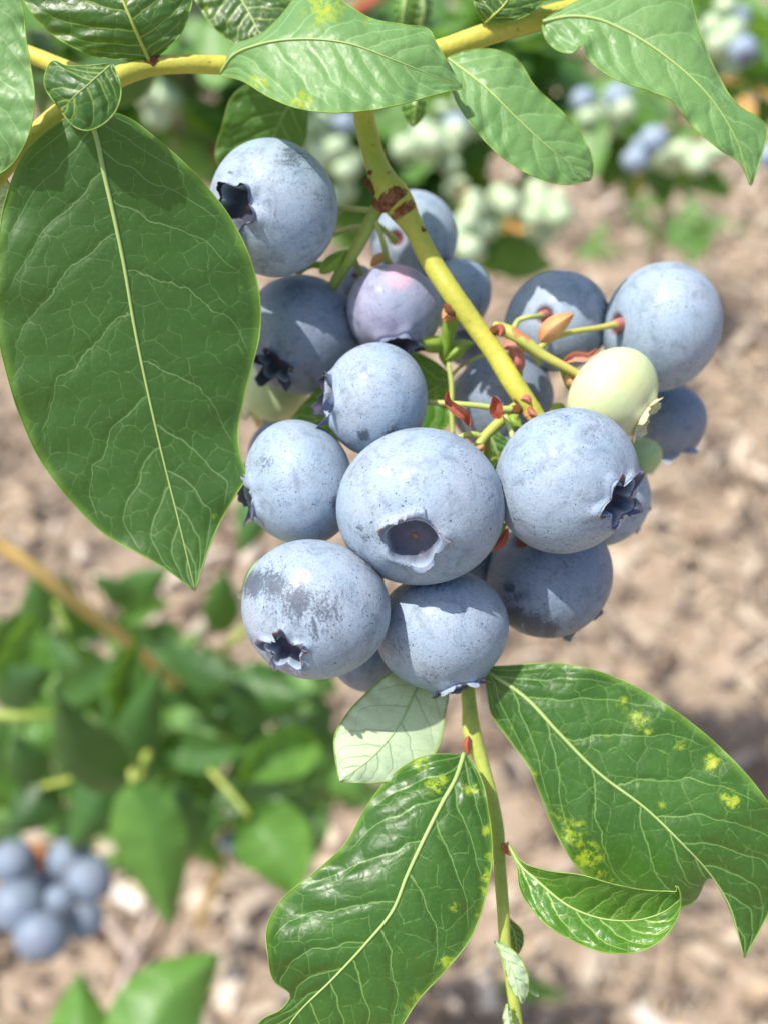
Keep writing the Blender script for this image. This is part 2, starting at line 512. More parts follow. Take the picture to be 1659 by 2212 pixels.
def leaf(parent, mid, left, right, cupL=0.0, cupR=0.0, mat=None, name='leaf', nv=120, nu=33, spots=(), wave=0.35,
         label=None, midw=9.0, tipw=2.0, nsec=6, midmat=None, rimmat=None, wavef=5.0, seed=0, sharp=1.6, flip=False,
         detail=True, secdv=.25, start=0.0, vw=1.0, midrib_to=1.0, relief=.11):
    """mid: (x,y,D); left/right: (x,y) outlines from base to tip; cup: depth of the margin against the midrib (mm)"""
    r = np.random.RandomState(seed + 5)
    m = spline(mid, nv); l = spline(left, nv); rr = spline(right, nv)
    cl = knots(cupL, nv); cr = knots(cupR, nv)
    uh = np.linspace(0, 1, nu // 2 + 1)
    uh = 1 - (1 - uh) ** 1.15
    uh[0] = 1e-4
    us = np.concatenate([-uh[::-1], uh])
    nu_ = len(us)
    X = np.zeros((nv, nu_)); Y = X.copy(); D = X.copy()
    ph = r.rand(6) * 6.28
    vv = np.linspace(0, 1, nv)
    tipfade = np.clip(np.minimum(vv / .06, (1 - vv) / .05), 0, 1)
    for j, u in enumerate(us):
        a = abs(u)
        e = l if u < 0 else rr
        c = cl if u < 0 else cr
        X[:, j] = m[:, 0] * (1 - a) + e[:, 0] * a
        Y[:, j] = m[:, 1] * (1 - a) + e[:, 1] * a
        wv = wave * a ** 2 * (np.sin(vv * wavef * 6.28 + ph[0] + (1.5 if u < 0 else 0)) * .6
                              + np.sin(vv * wavef * 2.3 * 6.28 + ph[1] + (2 if u < 0 else 0)) * .3) * tipfade
        D[:, j] = m[:, 2] + c * a ** sharp + wv
    # side veins: a smooth phase over the blade, a vein wherever it passes a whole number
    sgn = np.sign(us)
    au = np.abs(us)[None, :]
    v2 = vv[:, None]
    dvv = secdv * (1 - .35 * v2)
    gcurve = au ** 1.2 + 2.2 * np.maximum(0, au - .62) ** 2
    wob = .0055 * np.sin(au * 9 + ph[2] + v2 * 23 + sgn[None] * 2) + .0025 * np.sin(au * 17 + v2 * 41 + ph[3])
    v0 = v2 - dvv * gcurve + wob * np.clip(au * 3, 0, 1)
    phs = (v0 - start - .02) / .88 * nsec * (1 + .12 * np.sin(v0 * 7 + ph[4])) + np.where(sgn[None] < 0, 0.0, .45)
    gx_ = np.gradient(X, axis=1); gy_ = np.gradient(Y, axis=1)
    hx_ = np.gradient(X, axis=0); hy_ = np.gradient(Y, axis=0)
    pu_ = np.gradient(phs, axis=1); pv_ = np.gradient(phs, axis=0)
    c0_ = nu_ // 2
    pu_[:, c0_ - 1] = pu_[:, c0_ - 2]; pu_[:, c0_] = pu_[:, c0_ + 1]
    gx_[:, c0_ - 1] = gx_[:, c0_ - 2]; gx_[:, c0_] = gx_[:, c0_ + 1]
    gy_[:, c0_ - 1] = gy_[:, c0_ - 2]; gy_[:, c0_] = gy_[:, c0_ + 1]
    det = gx_ * hy_ - gy_ * hx_
    det = np.where(np.abs(det) < .02, .02 * np.sign(det + 1e-9), det)
    dpx = (pu_ * hy_ - pv_ * gy_) / det; dpy = (-pu_ * hx_ + pv_ * gx_) / det
    grad = np.sqrt(dpx ** 2 + dpy ** 2)
    mmk = KPX * np.mean(m[:, 2])
    sp_ = np.clip(1.0 / (grad + 1e-6) * mmk, .05, 12.0)       # mm per whole phase step
    dist_ = np.abs((phs + .5) % 1.0 - .5) * sp_
    # real relief: blade sinks at the veins
    puff = np.clip(dist_ / 1.0, 0, 1) ** .8 * np.clip(au * 4, 0, 1)
    if detail:
        D = D - relief * (puff - .6) * tipfade[:, None] * (1 - np.abs(us)[None] ** 4)
    rim = np.repeat((1 - np.abs(us))[None], nv, 0)
    spot = np.zeros_like(X)
    for (sx, sy, sr, ss) in spots:
        spot = np.maximum(spot, ss * np.exp(-(((X - sx) ** 2 + (Y - sy) ** 2) / sr ** 2)))
    pos = P(X.ravel(), Y.ravel(), D.ravel())
    pl = root_loc(parent)
    F = []
    for i in range(nv - 1):
        for j in range(nu_ - 1):
            a = i * nu_ + j
            F.append([a, a + 1, a + nu_ + 1, a + nu_] if not flip else [a, a + nu_, a + nu_ + 1, a + 1])
    a0 = np.array(F[len(F) // 2]); q0 = pos[a0]
    if np.cross(q0[1] - q0[0], q0[2] - q0[0]) @ FWD > 0:
        F = [f[::-1] for f in F]
    mmpx = KPX * np.mean(m[:, 2])
    flat = np.stack([X.ravel() * mmpx, Y.ravel() * mmpx, np.full(X.size, seed * 3.7)], 1)
    me = mesh_from(name, pos - pl, F, mat, {'ph': phs.ravel(), 'sp': sp_.ravel(), 'flat': flat, 'rim': rim.ravel(), 'spot': spot.ravel()})
    o = link(name, me, parent, label=label)
    if not detail:
        return o
    # margin bead gives the blade its thickness at the edge; midrib proud of the blade
    geos = []
    for j in (0, nu_ - 1):
        c = P(X[:, j], Y[:, j], D[:, j])[::2]
        geos.append(tube_geo(c, np.full(len(c), 0.000065), 6))
    V, F2 = merge(geos)
    mg = link('margin', mesh_from('margin', V - pl - 0 * pl, F2, rimmat or M_rim), o)
    c = P(m[:, 0], m[:, 1], D[:, nu_ // 2] - (.02))[:int(nv * midrib_to)]
    f = np.linspace(0, 1, len(c))
    rad = (midw * .5 * (1 - f) + tipw * .35 * f) * mmpx * .001 * .85
    V, F2 = tube_geo(c[::2], rad[::2], 8, .05)
    link('midrib', mesh_from('midrib', V - pl, F2, midmat or M_midrib), o)
    return o

def blade_outline(mid, width, prof=None):
    """outline for a simple blade: mid (x,y,D) points, half width profile"""
    m = spline(mid, 24)
    t = np.gradient(m[:, :2], axis=0); t /= np.linalg.norm(t, axis=1)[:, None] + 1e-9
    nrm = np.stack([t[:, 1], -t[:, 0]], 1)
    f = np.linspace(0, 1, 24)
    w = width / 2 * (np.sin(np.pi * f ** .8) ** .75 if prof is None else prof(f))
    w = np.maximum(w, .3)
    return m, m[:, :2] + nrm * w[:, None], m[:, :2] - nrm * w[:, None]

def blade(parent, mid, width, mat, cup=0.0, name='leaf', label=None, nv=30, nu=11, prof=None, detail=False, wave=.1, seed=0, **kw):
    m, l, r_ = blade_outline(mid, width, prof)
    if np.isscalar(cup):
        cup = (cup, cup)
    return leaf(parent, m[:, :3], l, r_, cup[0], cup[1], mat, name=name, nv=nv, nu=nu, wave=wave, label=label, detail=detail,
                seed=seed, **kw)

# ------------------------------------------------------------------ berry builder
QUEUE = []; CONTACT = []
def berry(*a, **k):
    QUEUE.append((a, k))
    CONTACT.append((P(a[0], a[1], a[2]), (a[3] + a[4]) / 2 * KPX * a[2] * .001))

def berry_build(x, y, D, a_px, b_px, cdirn, mat, label, crown=(.33, .16, 60, M_crown), rub=(), pinks=(), res=1.0, seed=0,
          group=None, name='blueberry', pit=True, squash=0.0, cat='blueberry'):
    r = np.random.RandomState(seed + 100)
    k = KPX * D * .001
    a = a_px * k; b = b_px * k
    ctr = P(x, y, D)
    vray = (ctr - CAM) / np.linalg.norm(ctr - CAM)
    rx_ = RGT - vray * (RGT @ vray); rx_ /= np.linalg.norm(rx_)
    uy_ = np.cross(rx_, vray)
    z = rx_ * cdirn[0] + uy_ * cdirn[1] - vray * cdirn[2]
    z /= np.linalg.norm(z)
    ref = UPV if abs(z @ UPV) < .9 else RGT
    xx = np.cross(ref, z); xx /= np.linalg.norm(xx); yy = np.cross(z, xx)
    rot = r.rand() * 6.28
    xr = xx * math.cos(rot) + yy * math.sin(rot); yr = -xx * math.sin(rot) + yy * math.cos(rot)
    R = np.stack([xr, yr, z], 1)
    c0, dep, flare, cm = crown[:4]
    lobe_h = crown[4] if len(crown) > 4 else .32
    star = crown[5] if len(crown) > 5 else .13
    dk = crown[6] if len(crown) > 6 else 0.0
    nth1 = int(26 * res); nth2 = int(56 * res); nth3 = int(14 * res); nph = int(120 * res)
    th = np.concatenate([np.linspace(0.0, .62, nth1, endpoint=False), np.linspace(.62, math.pi - .35, nth2, endpoint=False),
                         np.linspace(math.pi - .35, math.pi, nth3)])
    ph = np.linspace(0, 2 * math.pi, nph, endpoint=False)
    T, PH = np.meshgrid(th, ph, indexing='ij')
    lobe = .5 + .5 * np.cos(5 * PH + .3 * np.sin(2 * PH + seed))
    st = np.sin(T) ** .93
    rho = st
    zz = np.cos(T)
    zz = np.sign(zz) * np.abs(zz) ** 1.04
    # uneven body
    rnd = r.uniform(-1, 1, 8)
    body = 1 + .030 * rnd[0] * np.cos(2 * PH + rnd[1] * 3) * st + .020 * rnd[2] * np.cos(3 * PH + rnd[3] * 3) * st ** 2 \
        + .016 * rnd[4] * np.cos(PH + T * 3 + rnd[5] * 3)
    cc = c0 * (1 + star * (lobe - .5) + .04 * np.sin(3 * PH + seed))
    q = rho / cc
    top = T < math.pi / 2
    # collar rising to the crown
    collar = np.exp(-((q - 1.12) / .22) ** 2) * (.026 + .030 * lobe)
    fold = np.exp(-((q - 1.35) / .45) ** 2) * .012 * np.cos(5 * PH + .3 * np.sin(2 * PH + seed))
    basin = np.clip((1.02 - q) / .22, 0, 1); basin = basin * basin * (3 - 2 * basin)
    fl = np.sqrt(np.clip(1 - c0 ** 2, 0, 1))
    zt = np.where(q < 1, np.minimum(zz, fl), zz)
    zz2 = np.where(top, zt + collar + fold - basin * dep + .02 * np.exp(-(q / .5) ** 2) * basin - .03 * np.exp(-(q / .13) ** 2), zz)
    pitm = np.zeros_like(T)
    if pit:
        s = rho / .14
        bot = ~top
        zz2 = np.where(bot, zz2 + .075 * np.exp(-(s / 1.15) ** 4) + .02 * np.exp(-(s / 2.6) ** 2), zz2)
        pitm = np.where(bot, np.exp(-(s / 1.25) ** 6), 0)
    loc = np.stack([rho * np.cos(PH) * a * body, rho * np.sin(PH) * a * body, zz2 * b * body], -1).reshape(-1, 3)
    bp = np.stack([rho * np.cos(PH), rho * np.sin(PH), zz], -1).reshape(-1, 3) + r.uniform(-20, 20, 3)
    wp = loc @ R.T + ctr
    px, py, pd = proj(wp)
    nrm = (wp - ctr); facing = (nrm @ -FWD) > 0
    rb = np.zeros(len(px))
    for (oc, orad) in CONTACT:
        if np.linalg.norm(oc - ctr) > 1e-5:
            dd = np.linalg.norm(wp - oc, axis=1) / orad
            rb = np.maximum(rb, .75 * np.clip(1 - (dd - 1.0) / .16, 0, 1))
    for (sx, sy, sr, ss) in rub:
        rb = np.maximum(rb, ss * np.exp(-(((px - sx) ** 2 + (py - sy) ** 2) / sr ** 2)) * facing)
    pk = np.zeros(len(px))
    for (sx, sy, sr, ss) in pinks:
        pk = np.maximum(pk, ss * np.exp(-(((px - sx) ** 2 + (py - sy) ** 2) / sr ** 2) ** 2) * facing)
    nt = len(th)
    F = []
    for i in range(nt - 1):
        for j in range(nph):
            k2 = (j + 1) % nph
            F.append([i*nph + j, (i+1)*nph + j, (i+1)*nph + k2, i*nph + k2])
    root = thing(name, label, cat, ctr, group)
    me = mesh_from('skin', loc @ R.T, F, mat, {'bp': bp, 'rub': rb, 'basin': (basin * top).ravel() ** .7, 'pit': pitm.ravel(), 'pink': pk, 'dk': np.full(len(px), dk)})
    link('skin', me, root)
    # crown: ring of five papery lobes round the basin
    if cm is not None:
        n = int(110 * res); rows = 7
        php = np.linspace(0, 2 * math.pi, n, endpoint=False)
        lb = .5 + .5 * np.cos(5 * php + .3 * np.sin(2 * php + seed))
        nz = (np.convolve(np.tile(r.rand(n), 3), np.ones(3) / 3, 'same')[n:2*n] - .5) * 2.4 + .55 * np.sin(php * 11 + seed) * np.sin(php * 7)
        lh = c0 * (.08 + lobe_h * lb ** 1.3 * (1 + .5 * np.sin(php * 1.0 + seed)) + .22 * nz * lobe_h / .4)
        cb = c0 * (1 + star * (lb - .5) + .04 * np.sin(3 * php + seed))
        fa = math.radians(flare) * (1 + .28 * np.sin(2 * php + seed * 2.1) + .15 * nz)
        V = []; 
        zb = fl + .045 + .035 * lb
        thick = .011
        for side in (0, 1):
            for t in np.linspace(0, 1, rows):
                ang = fa * (.35 + .9 * t)
                rad = cb * 1.02 + lh * t * np.sin(ang) + (thick * (1 - .6 * t) if side else 0)
                hz = zb - .05 * (1 - t) + lh * t * np.cos(ang) - (.6 * thick * t if side else 0)
                V.append(np.stack([rad * np.cos(php) * a, rad * np.sin(php) * a, hz * b], 1))
        V = np.concatenate(V)
        F = []
        for side in (0, 1):
            off = side * rows * n
            for i in range(rows - 1):
                for j in range(n):
                    k2 = (j + 1) % n
                    q4 = [off + i*n + j, off + (i+1)*n + j, off + (i+1)*n + k2, off + i*n + k2]
                    F.append(q4 if side else q4[::-1])
        for j in range(n):
            k2 = (j + 1) % n
            F.append([(rows-1)*n + j, (rows-1)*n + k2, (2*rows-1)*n + k2, (2*rows-1)*n + j])
        tt_ = np.concatenate([np.repeat(np.linspace(0, 1, rows), n), np.repeat(np.linspace(0, 1, rows), n)])
        outer = np.concatenate([np.zeros(rows * n), np.ones(rows * n)])
        link('crown', mesh_from('crown', V @ R.T, F, cm, {'tip': tt_, 'outer': outer, 'cp': V / a}), root)
        # style scar in the middle of the basin
        sv, sf = tube_geo(np.array([[0, 0, (fl - dep - .03) * b], [0, 0, (fl - dep + .015) * b], [0, 0, (fl - dep + .02) * b]]),
                          np.array([.05, .045, .02]) * a, 10, .1)
        link('style_scar', mesh_from('style_scar', sv @ R.T, sf, M_scarstyle), root)
    return root

# ================================================================== GROUND
def ground_mat():
    t = NT('mulch_soil')
    oc = t.n('ShaderNodeTexCoord').outputs['Object']
    a = t.noise(oc, 9, 5, .65); b = t.noise(oc, 75, 4, .7)
    col = t.mix(t.ramp(a, .35, .65), (0.31, 0.24, 0.17), (0.21, 0.16, 0.11))
    col = t.mix(t.ramp(b, .4, .7), col, (0.42, 0.32, 0.24))
    nrm = t.bump(b, 1.0, .006)
    bs = t.bsdf(Base_Color=col, Roughness=.9, Normal=nrm)
    return t.done(bs.outputs[0])
M_ground = ground_mat()
gv = []; gf = []
N = 60
gx = np.concatenate([np.linspace(-150, -2, 12), np.linspace(-1.8, 1.8, N), np.linspace(2, 150, 12)])
gy = np.concatenate([np.linspace(-150, -.4, 10), np.linspace(-.3, 4.0, N + 10), np.linspace(4.5, 200, 14)])
XX, YY = np.meshgrid(gx, gy)
def gheight(x, y):
    return .018 * np.sin(x * 7.1 + 1) * np.sin(y * 5.3) + .012 * np.sin(x * 17 + y * 11)
ZZ = np.where((np.abs(XX) < 1.85) & (YY < 4.2) & (YY > -.35), gheight(XX, YY), -0.0)
V = np.stack([XX.ravel(), YY.ravel(), ZZ.ravel()], 1)
nx = len(gx); F = [[j*nx+i, j*nx+i+1, (j+1)*nx+i+1, (j+1)*nx+i] for j in range(len(gy)-1) for i in range(nx-1)]
g = link('ground', mesh_from('ground', V, F, M_ground)); tag(g, 'brown mulched soil under the blueberry bushes', kind='structure')

def chip_mat():
    t = NT('wood_mulch_chips')
    c = t.attr('tone').outputs['Fac']
    oc = t.n('ShaderNodeTexCoord').outputs['Object']
    n = t.noise(oc, 260, 4, .7)
    cr = t.n('ShaderNodeValToRGB'); t.set(cr.inputs[0], c)
    e = cr.color_ramp.elements
    e[0].position = 0.0; e[0].color = (0.10, 0.060, 0.038, 1)
    e[1].position = 1.0; e[1].color = (0.82, 0.77, 0.68, 1)
    for pos, cc in ((.30, (0.225, 0.175, 0.125)), (.60, (0.42, 0.350, 0.270)), (.84, (0.60, 0.51, 0.39)), (.93, (0.62, 0.46, 0.29))):
        x = e.new(pos); x.color = (*cc, 1)
    col = t.mix(t.math('MULTIPLY', n, .5), cr.outputs[0], (0.20, 0.13, 0.09))
    b = t.bsdf(Base_Color=col, Roughness=.85)
    return t.done(b.outputs[0])
M_chip = chip_mat()
def chips(n, seed, smin, smax, region, name, pale=1.0):
    r = np.random.RandomState(seed)
    base = np.array([[-1,-1,-1],[1,-1,-1],[1,1,-1],[-1,1,-1],[-1,-1,1],[1,-1,1],[1,1,1],[-1,1,1]], float)
    fb = np.array([[0,3,2,1],[4,5,6,7],[0,1,5,4],[1,2,6,5],[2,3,7,6],[3,0,4,7]])
    x = r.uniform(region[0], region[1], n); y = region[2] + (region[3] - region[2]) * r.rand(n) ** 1.15
    V = np.zeros((n, 8, 3))
    L = smin + (smax - smin) * r.rand(n) ** 1.8
    for i in range(n):
        s = np.array([L[i], L[i] * r.uniform(.10, .55), L[i] * r.uniform(.05, .22)]) / 2 if name != 'straw_litter' else np.array([L[i], .0026, .0022]) / 2
        v = base * s * (1 + .35 * (r.rand(8, 3) - .5))
        v[:, :2] *= (1 - .25 * r.rand() * (base[:, 2:3] > 0))
        e = Matrix.Rotation(r.uniform(0, 6.28), 3, 'Z') @ Matrix.Rotation(r.normal(0, .45), 3, 'X') @ Matrix.Rotation(r.normal(0, .35), 3, 'Y')
        v = v @ np.array(e).T
        V[i] = v + [x[i], y[i], gheight(x[i], y[i]) + r.uniform(0, .020)]
    F = (fb[None] + np.arange(n)[:, None, None] * 8).reshape(-1, 4)
    tone = np.repeat(np.clip(np.where(r.rand(n) < .16 * pale, r.uniform(.85, 1, n), r.beta(1.5, 1.6, n) * .92) , 0, 1), 8)
    return link(name, mesh_from(name, V.reshape(-1, 3), F, M_chip, {'tone': tone}, smooth=False))
tag(chips(34000, 3, .006, .030, (-1.3, 1.5, .15, 3.4), 'wood_mulch'),
    'pale brown wood chip mulch scattered over the soil', 'mulch', kind='stuff')
tag(chips(1700, 4, .018, .042, (-.9, 1.2, .2, 2.4), 'bark_pieces', 2.0),
    'larger sun-bleached bark pieces lying in the mulch', 'bark', kind='stuff')

tag(chips(2600, 6, .035, .085, (-1.0, 1.3, .2, 2.6), 'straw_litter', .8),
    'dry straw and fine twigs strewn over the mulch', 'litter', kind='stuff')

def on_ground(x, y):
    """world point on the soil seen at photo position"""
    d = P(x, y, 1000.0) - CAM
    t = -CAM[2] / d[2]
    return CAM + d * t, t * 1000.0

# ================================================================== FOREGROUND BRANCH
base_pt = P(1310, -20, 112)
BR = thing('blueberry_branch', 'yellow green blueberry branch across the top, bearing the sharp leaves and the fruit cluster',
           'branch', base_pt)
# woody parts -------------------------------------------------------
stem('stem', [(1420, -60, 118, 46), (1300, 2, 117, 46), (1180, 35, 116, 47), (1060, 70, 115, 47), (950, 108, 115, 46), (850, 135, 115, 44),
              (700, 142, 114, 42), (500, 140, 113, 40), (390, 137, 112, 40), (320, 143, 112, 42), (250, 168, 111, 44), (190, 205, 111, 42),
              (130, 243, 110, 42), (60, 305, 109, 40), (0, 372, 108, 40), (-60, 450, 108, 40)], M_stem, BR, 90, 20,
     bumps=[(.53, .10, .012)], label='main shoot running right to left across the top')
stem('stem', [(20, 100, 116, 34), (80, 122, 116, 36), (130, 143, 115, 38), (200, 165, 113, 38), (255, 172, 112, 30)], M_stem, BR, 30, 16,
     label='upper side shoot at the top left')
stem('stem', [(765, 130, 116, 46), (775, 190, 117, 44), (786, 250, 118, 44), (797, 300, 118, 46), (812, 350, 118, 48), (832, 395, 117, 60),
              (860, 435, 117, 60), (888, 482, 117, 46), (930, 562, 117, 44), (975, 632, 116, 44), (1020, 695, 116, 42), (1070, 765, 116, 42),
              (1110, 830, 115, 44), (1148, 885, 115, 40), (1178, 935, 117, 38), (1180, 1020, 123, 36), (1130, 1150, 129, 34), (1060, 1300, 129, 32),
              (1018, 1400, 122, 30), (1010, 1470, 116, 30), (1014, 1530, 115, 32), (1020, 1590, 114, 40), (1038, 1640, 113.5, 30),
              (1058, 1710, 113, 28), (1074, 1790, 112, 28), (1079, 1870, 111, 27), (1085, 1950, 110, 27), (1092, 2050, 110, 26),
              (1105, 2130, 110, 26), (1120, 2240, 110, 24)], M_stem_green, BR, 150, 20,
     label='green shoot passing down behind the berries to the lower leaves')
S_fruit = stem('stem', [(782, 224, 117.2, 46), (790, 270, 117.6, 46), (801, 315, 117.6, 47), (814, 355, 117.4, 50), (828, 392, 116.6, 60), (842, 412, 116.4, 70),
              (862, 440, 116.4, 68), (888, 482, 116.6, 48), (930, 562, 116.6, 46), (975, 632, 115.7, 46), (1020, 695, 115.7, 44),
              (1070, 765, 115.6, 44), (1110, 830, 114.8, 46), (1148, 885, 114.6, 42), (1165, 912, 114.8, 40)], M_stem, BR, 70, 20,
     label='thick yellow fruiting stem crossing the cluster')
# node scars
def scar(x, y, D, r_px, n=7, stretch=1.3, ang=0.0, name='bud_scar'):
    rr_ = np.random.RandomState(int(x))
    bm = bmesh.new()
    bmesh.ops.create_icosphere(bm, subdivisions=3, radius=1)
    k = KPX * D * .001 * r_px
    for v in bm.verts:
        d = 1 + .22 * math.sin(v.co.x * 5 + x) * math.sin(v.co.y * 6 + y) + .12 * rr_.rand()
        v.co *= d
    me = bpy.data.meshes.new(name)
    bm.to_mesh(me); bm.free()
    me.polygons.foreach_set('use_smooth', [True] * len(me.polygons))
    me.materials.append(M_scar)
    o = link(name, me, BR)
    ax = cdir(math.cos(ang), math.sin(ang), 0); ay = cdir(-math.sin(ang), math.cos(ang), 0); az = cdir(0, 0, 1)
    Rm = Matrix([[ax[i], ay[i], az[i]] for i in range(3)]).to_4x4()
    o.matrix_local = Matrix.Translation(Vector(P(x, y, D) - root_loc(BR))) @ Rm @ Matrix.Diagonal((k * stretch, k, k * .6, 1))
    return o
scar(327, 127, 111.2, 13, stretch=1.4)
scar(793, 392, 116.2, 9, stretch=.8, ang=1.2)
scar(812, 408, 116.0, 12, stretch=1.8, ang=-.5)
scar(850, 428, 115.6, 13, stretch=1.9, ang=.25)
scar(862, 442, 115.7, 11, stretch=1.6, ang=.3)
scar(832, 440, 116.0, 14, stretch=1.2, ang=-1)
scar(842, 412, 115.4, 11, stretch=1.5, ang=-.3)
scar(870, 428, 115.5, 9, stretch=1.7, ang=.5)
scar(800, 372, 115.9, 5, stretch=1.2)
scar(908, 497, 115.9, 8, stretch=1.4)
scar(1068, 712, 115.2, 10, stretch=1.2)
scar(1130, 870, 114.3, 16, stretch=1.3, ang=-.6)
scar(1118, 882, 114.2, 11, stretch=1.6, ang=.3)
scar(973, 668, 115.4, 12, stretch=1.4, ang=-.6)
stem('node_ring', [(845, 420, 116.2, 62), (850, 427, 116.1, 68), (856, 435, 116.1, 67), (861, 441, 116.1, 60)], M_scar, BR, 12, 30, rough=.20)
stem('node_ring', [(868, 448, 116.2, 56), (872, 454, 116.2, 59), (876, 460, 116.3, 52)], M_scar, BR, 9, 28, rough=.20)
stem('node_ring', [(826, 436, 116.8, 38), (821, 443, 117, 39), (817, 449, 117.2, 34)], M_scar, BR, 8, 18, rough=.12)
# trusses and pedicels ----------------------------------------------
stem('fruit_truss', [(835, 425, 117, 34), (812, 455, 118, 30), (790, 500, 119, 28), (762, 550, 120, 26), (730, 600, 122, 24), (700, 650, 124, 20)],
     M_stem_green, BR, 30, 14)
stem('pedicel', [(812, 455, 118, 14), (780, 452, 119, 13), (750, 449, 120, 12), (715, 446, 120, 11)], M_pedicel, BR, 16, 10)
stem('pedicel', [(790, 490, 120, 14), (760, 492, 122, 13), (730, 502, 124, 12), (700, 515, 125, 11)], M_pedicel, BR, 16, 10)
stem('pedicel', [(808, 468, 118, 12), (822, 505, 119, 12), (833, 545, 121, 13), (835, 585, 123, 13)], M_pedicel, BR, 16, 10)
stem('pedicel', [(805, 478, 121, 12), (825, 492, 124, 13), (842, 508, 126.5, 15), (853, 520, 128, 19)], M_stem_green, BR, 16, 12)
stem('pedicel', [(760, 545, 121, 14), (780, 590, 124, 14), (805, 610, 127, 14)], M_pedicel, BR, 16, 10)
stem('pedicel', [(740, 580, 122, 20), (710, 575, 124, 18), (670, 572, 125, 16), (640, 590, 126, 14)], M_gbract, BR, 16, 10)
stem('fruit_truss', [(1066, 708, 116, 30), (1095, 715, 115.5, 30), (1130, 735, 115, 26), (1170, 765, 115, 22), (1210, 787, 115, 20),
                     (1242, 804, 115.2, 17), (1266, 820, 115.6, 15)], M_truss, BR, 34, 14)
stem('pedicel', [(1108, 712, 118, 14), (1118, 693, 120, 12), (1140, 685, 120, 11), (1160, 683, 121, 12), (1176, 680, 123, 18)],
     M_pedicel, BR, 20, 12)
stem('pedicel', [(1165, 752, 116, 15), (1185, 735, 117, 13), (1230, 718, 118, 13), (1290, 708, 119, 13), (1325, 702, 119.8, 17), (1340, 701, 120.8, 26)],
     M_truss, BR, 26, 12)
stem('pedicel', [(1120, 740, 117, 14), (1150, 765, 119, 14), (1165, 785, 121, 14)], M_pedicel, BR, 12, 10)
stem('pedicel', [(1215, 788, 116, 16), (1225, 812, 117, 24), (1240, 838, 118, 26), (1250, 850, 119, 14)], M_gbract, BR, 18, 12)
stem('fruit_truss', [(1135, 870, 115, 30), (1105, 888, 115, 28), (1075, 915, 114.5, 24), (1045, 945, 114, 22), (1025, 975, 113.5, 18)],
     M_truss, BR, 24, 14)
stem('pedicel', [(1110, 884, 114.5, 18), (1085, 884, 114, 15), (1040, 877, 113.5, 13), (980, 872, 113.5, 13), (905, 868, 114, 13)],
     M_pedicel, BR, 26, 12)
stem('pedicel', [(1090, 898, 113.5, 14), (1098, 918, 113, 13), (1106, 940, 112.5, 13), (1116, 965, 112, 14)], M_pedicel, BR, 16, 12)
stem('pedicel', [(1045, 945, 114, 14), (1020, 938, 113.5, 14), (1000, 942, 113, 14), (975, 955, 112.5, 12)], M_pedicel, BR, 14, 10)
stem('pedicel', [(1050, 940, 115, 16), (1050, 965, 116, 20), (1042, 990, 117, 20), (1030, 1010, 118, 12)], M_truss, BR, 14, 10)
stem('fruit_truss', [(975, 672, 119, 30), (972, 700, 120, 34), (966, 730, 121, 30), (960, 770, 122, 24), (968, 790, 123, 14)],
     M_gbract, BR, 24, 14)
stem('pedicel', [(968, 780, 122, 12), (975, 830, 122, 11), (975, 890, 122, 11), (978, 940, 122, 11)], M_pedicel, BR, 20, 10)
stem('pedicel', [(965, 825, 127, 6), (985, 800, 125, 7), (1010, 782, 123, 7), (1050, 765, 121, 8)], M_midrib, BR, 16, 8)
stem('pedicel', [(1108, 745, 120, 16), (1122, 790, 122, 16), (1118, 830, 124, 14)], M_gbract, BR, 14, 10)
stem('pedicel', [(780, 1190, 113, 14), (800, 1215, 114, 14), (822, 1250, 116, 16), (812, 1290, 118, 12)], M_gbract, BR, 14, 10)
stem('pedicel', [(1090, 1130, 113, 12), (1075, 1160, 113, 12), (1060, 1190, 114, 10)], M_gbract, BR, 10, 8)
stem('collar', [(1168, 681, 121.8, 18), (1178, 680, 123, 25)], M_pink, BR, 6, 12)
stem('collar', [(1327, 701, 119.8, 21), (1340, 701, 120.9, 32)], M_pink, BR, 6, 12)
# buds and bracts ---------------------------------------------------
def bract(mid, width, mat, cup=.6, label=None, **kw):
    return blade(BR, mid, width, mat, cup, name='bract', label=label, nv=26, nu=9, **kw)
bract([(1013, 922, 111.5), (1006, 900, 110.5), (985, 885, 110), (968, 868, 110), (968, 842, 109.5)], 24, M_red, -.9, 'curved red bract over the middle of the cluster')
bract([(1080, 905, 112), (1072, 888, 111.5), (1070, 872, 111.5), (1065, 855, 111.5)], 30, M_red, -1.0, 'upright red bract')
bract([(1110, 805, 118), (1118, 785, 117), (1112, 765, 117), (1098, 750, 117)], 34, M_pink, .8)
bract([(1085, 752, 119), (1100, 745, 118.5), (1122, 750, 118.5), (1130, 765, 119)], 30, M_pink, .8)
bract([(1165, 738, 116), (1185, 715, 115.2), (1210, 695, 115), (1240, 676, 115)], 46, M_orange, .9, 'orange bract standing on the right truss')
bract([(1215, 782, 118), (1240, 770, 117), (1270, 770, 117), (1292, 752, 117)], 22, M_pink, -.6)
bract([(968, 752, 121.5), (945, 745, 120), (920, 738, 119.5), (900, 708, 119.5)], 40, M_gbract, 1.0)
bract([(960, 780, 121.5), (980, 762, 121), (1000, 745, 121), (1025, 740, 121)], 34, M_gbract, 1.0)
bract([(1130, 880, 114), (1145, 895, 113.5), (1148, 915, 113.5)], 26, M_orange, .5)
bract([(1120, 895, 114), (1110, 905, 113.5), (1128, 925, 113.5)], 26, M_gbract, .5)
bract([(1020, 965, 112), (1012, 962, 111.5), (1000, 955, 111.5)], 20, M_pink, .4)
bract([(1065, 1190, 112.5), (1080, 1170, 112.5), (1098, 1140, 113)], 26, M_red, .5, 'dark red bract between the middle and right berries')
bract([(1012, 1590, 112.2), (1008, 1610, 112), (1012, 1634, 112)], 17, M_red, .6, 'red bud in the fork of the lower shoot')
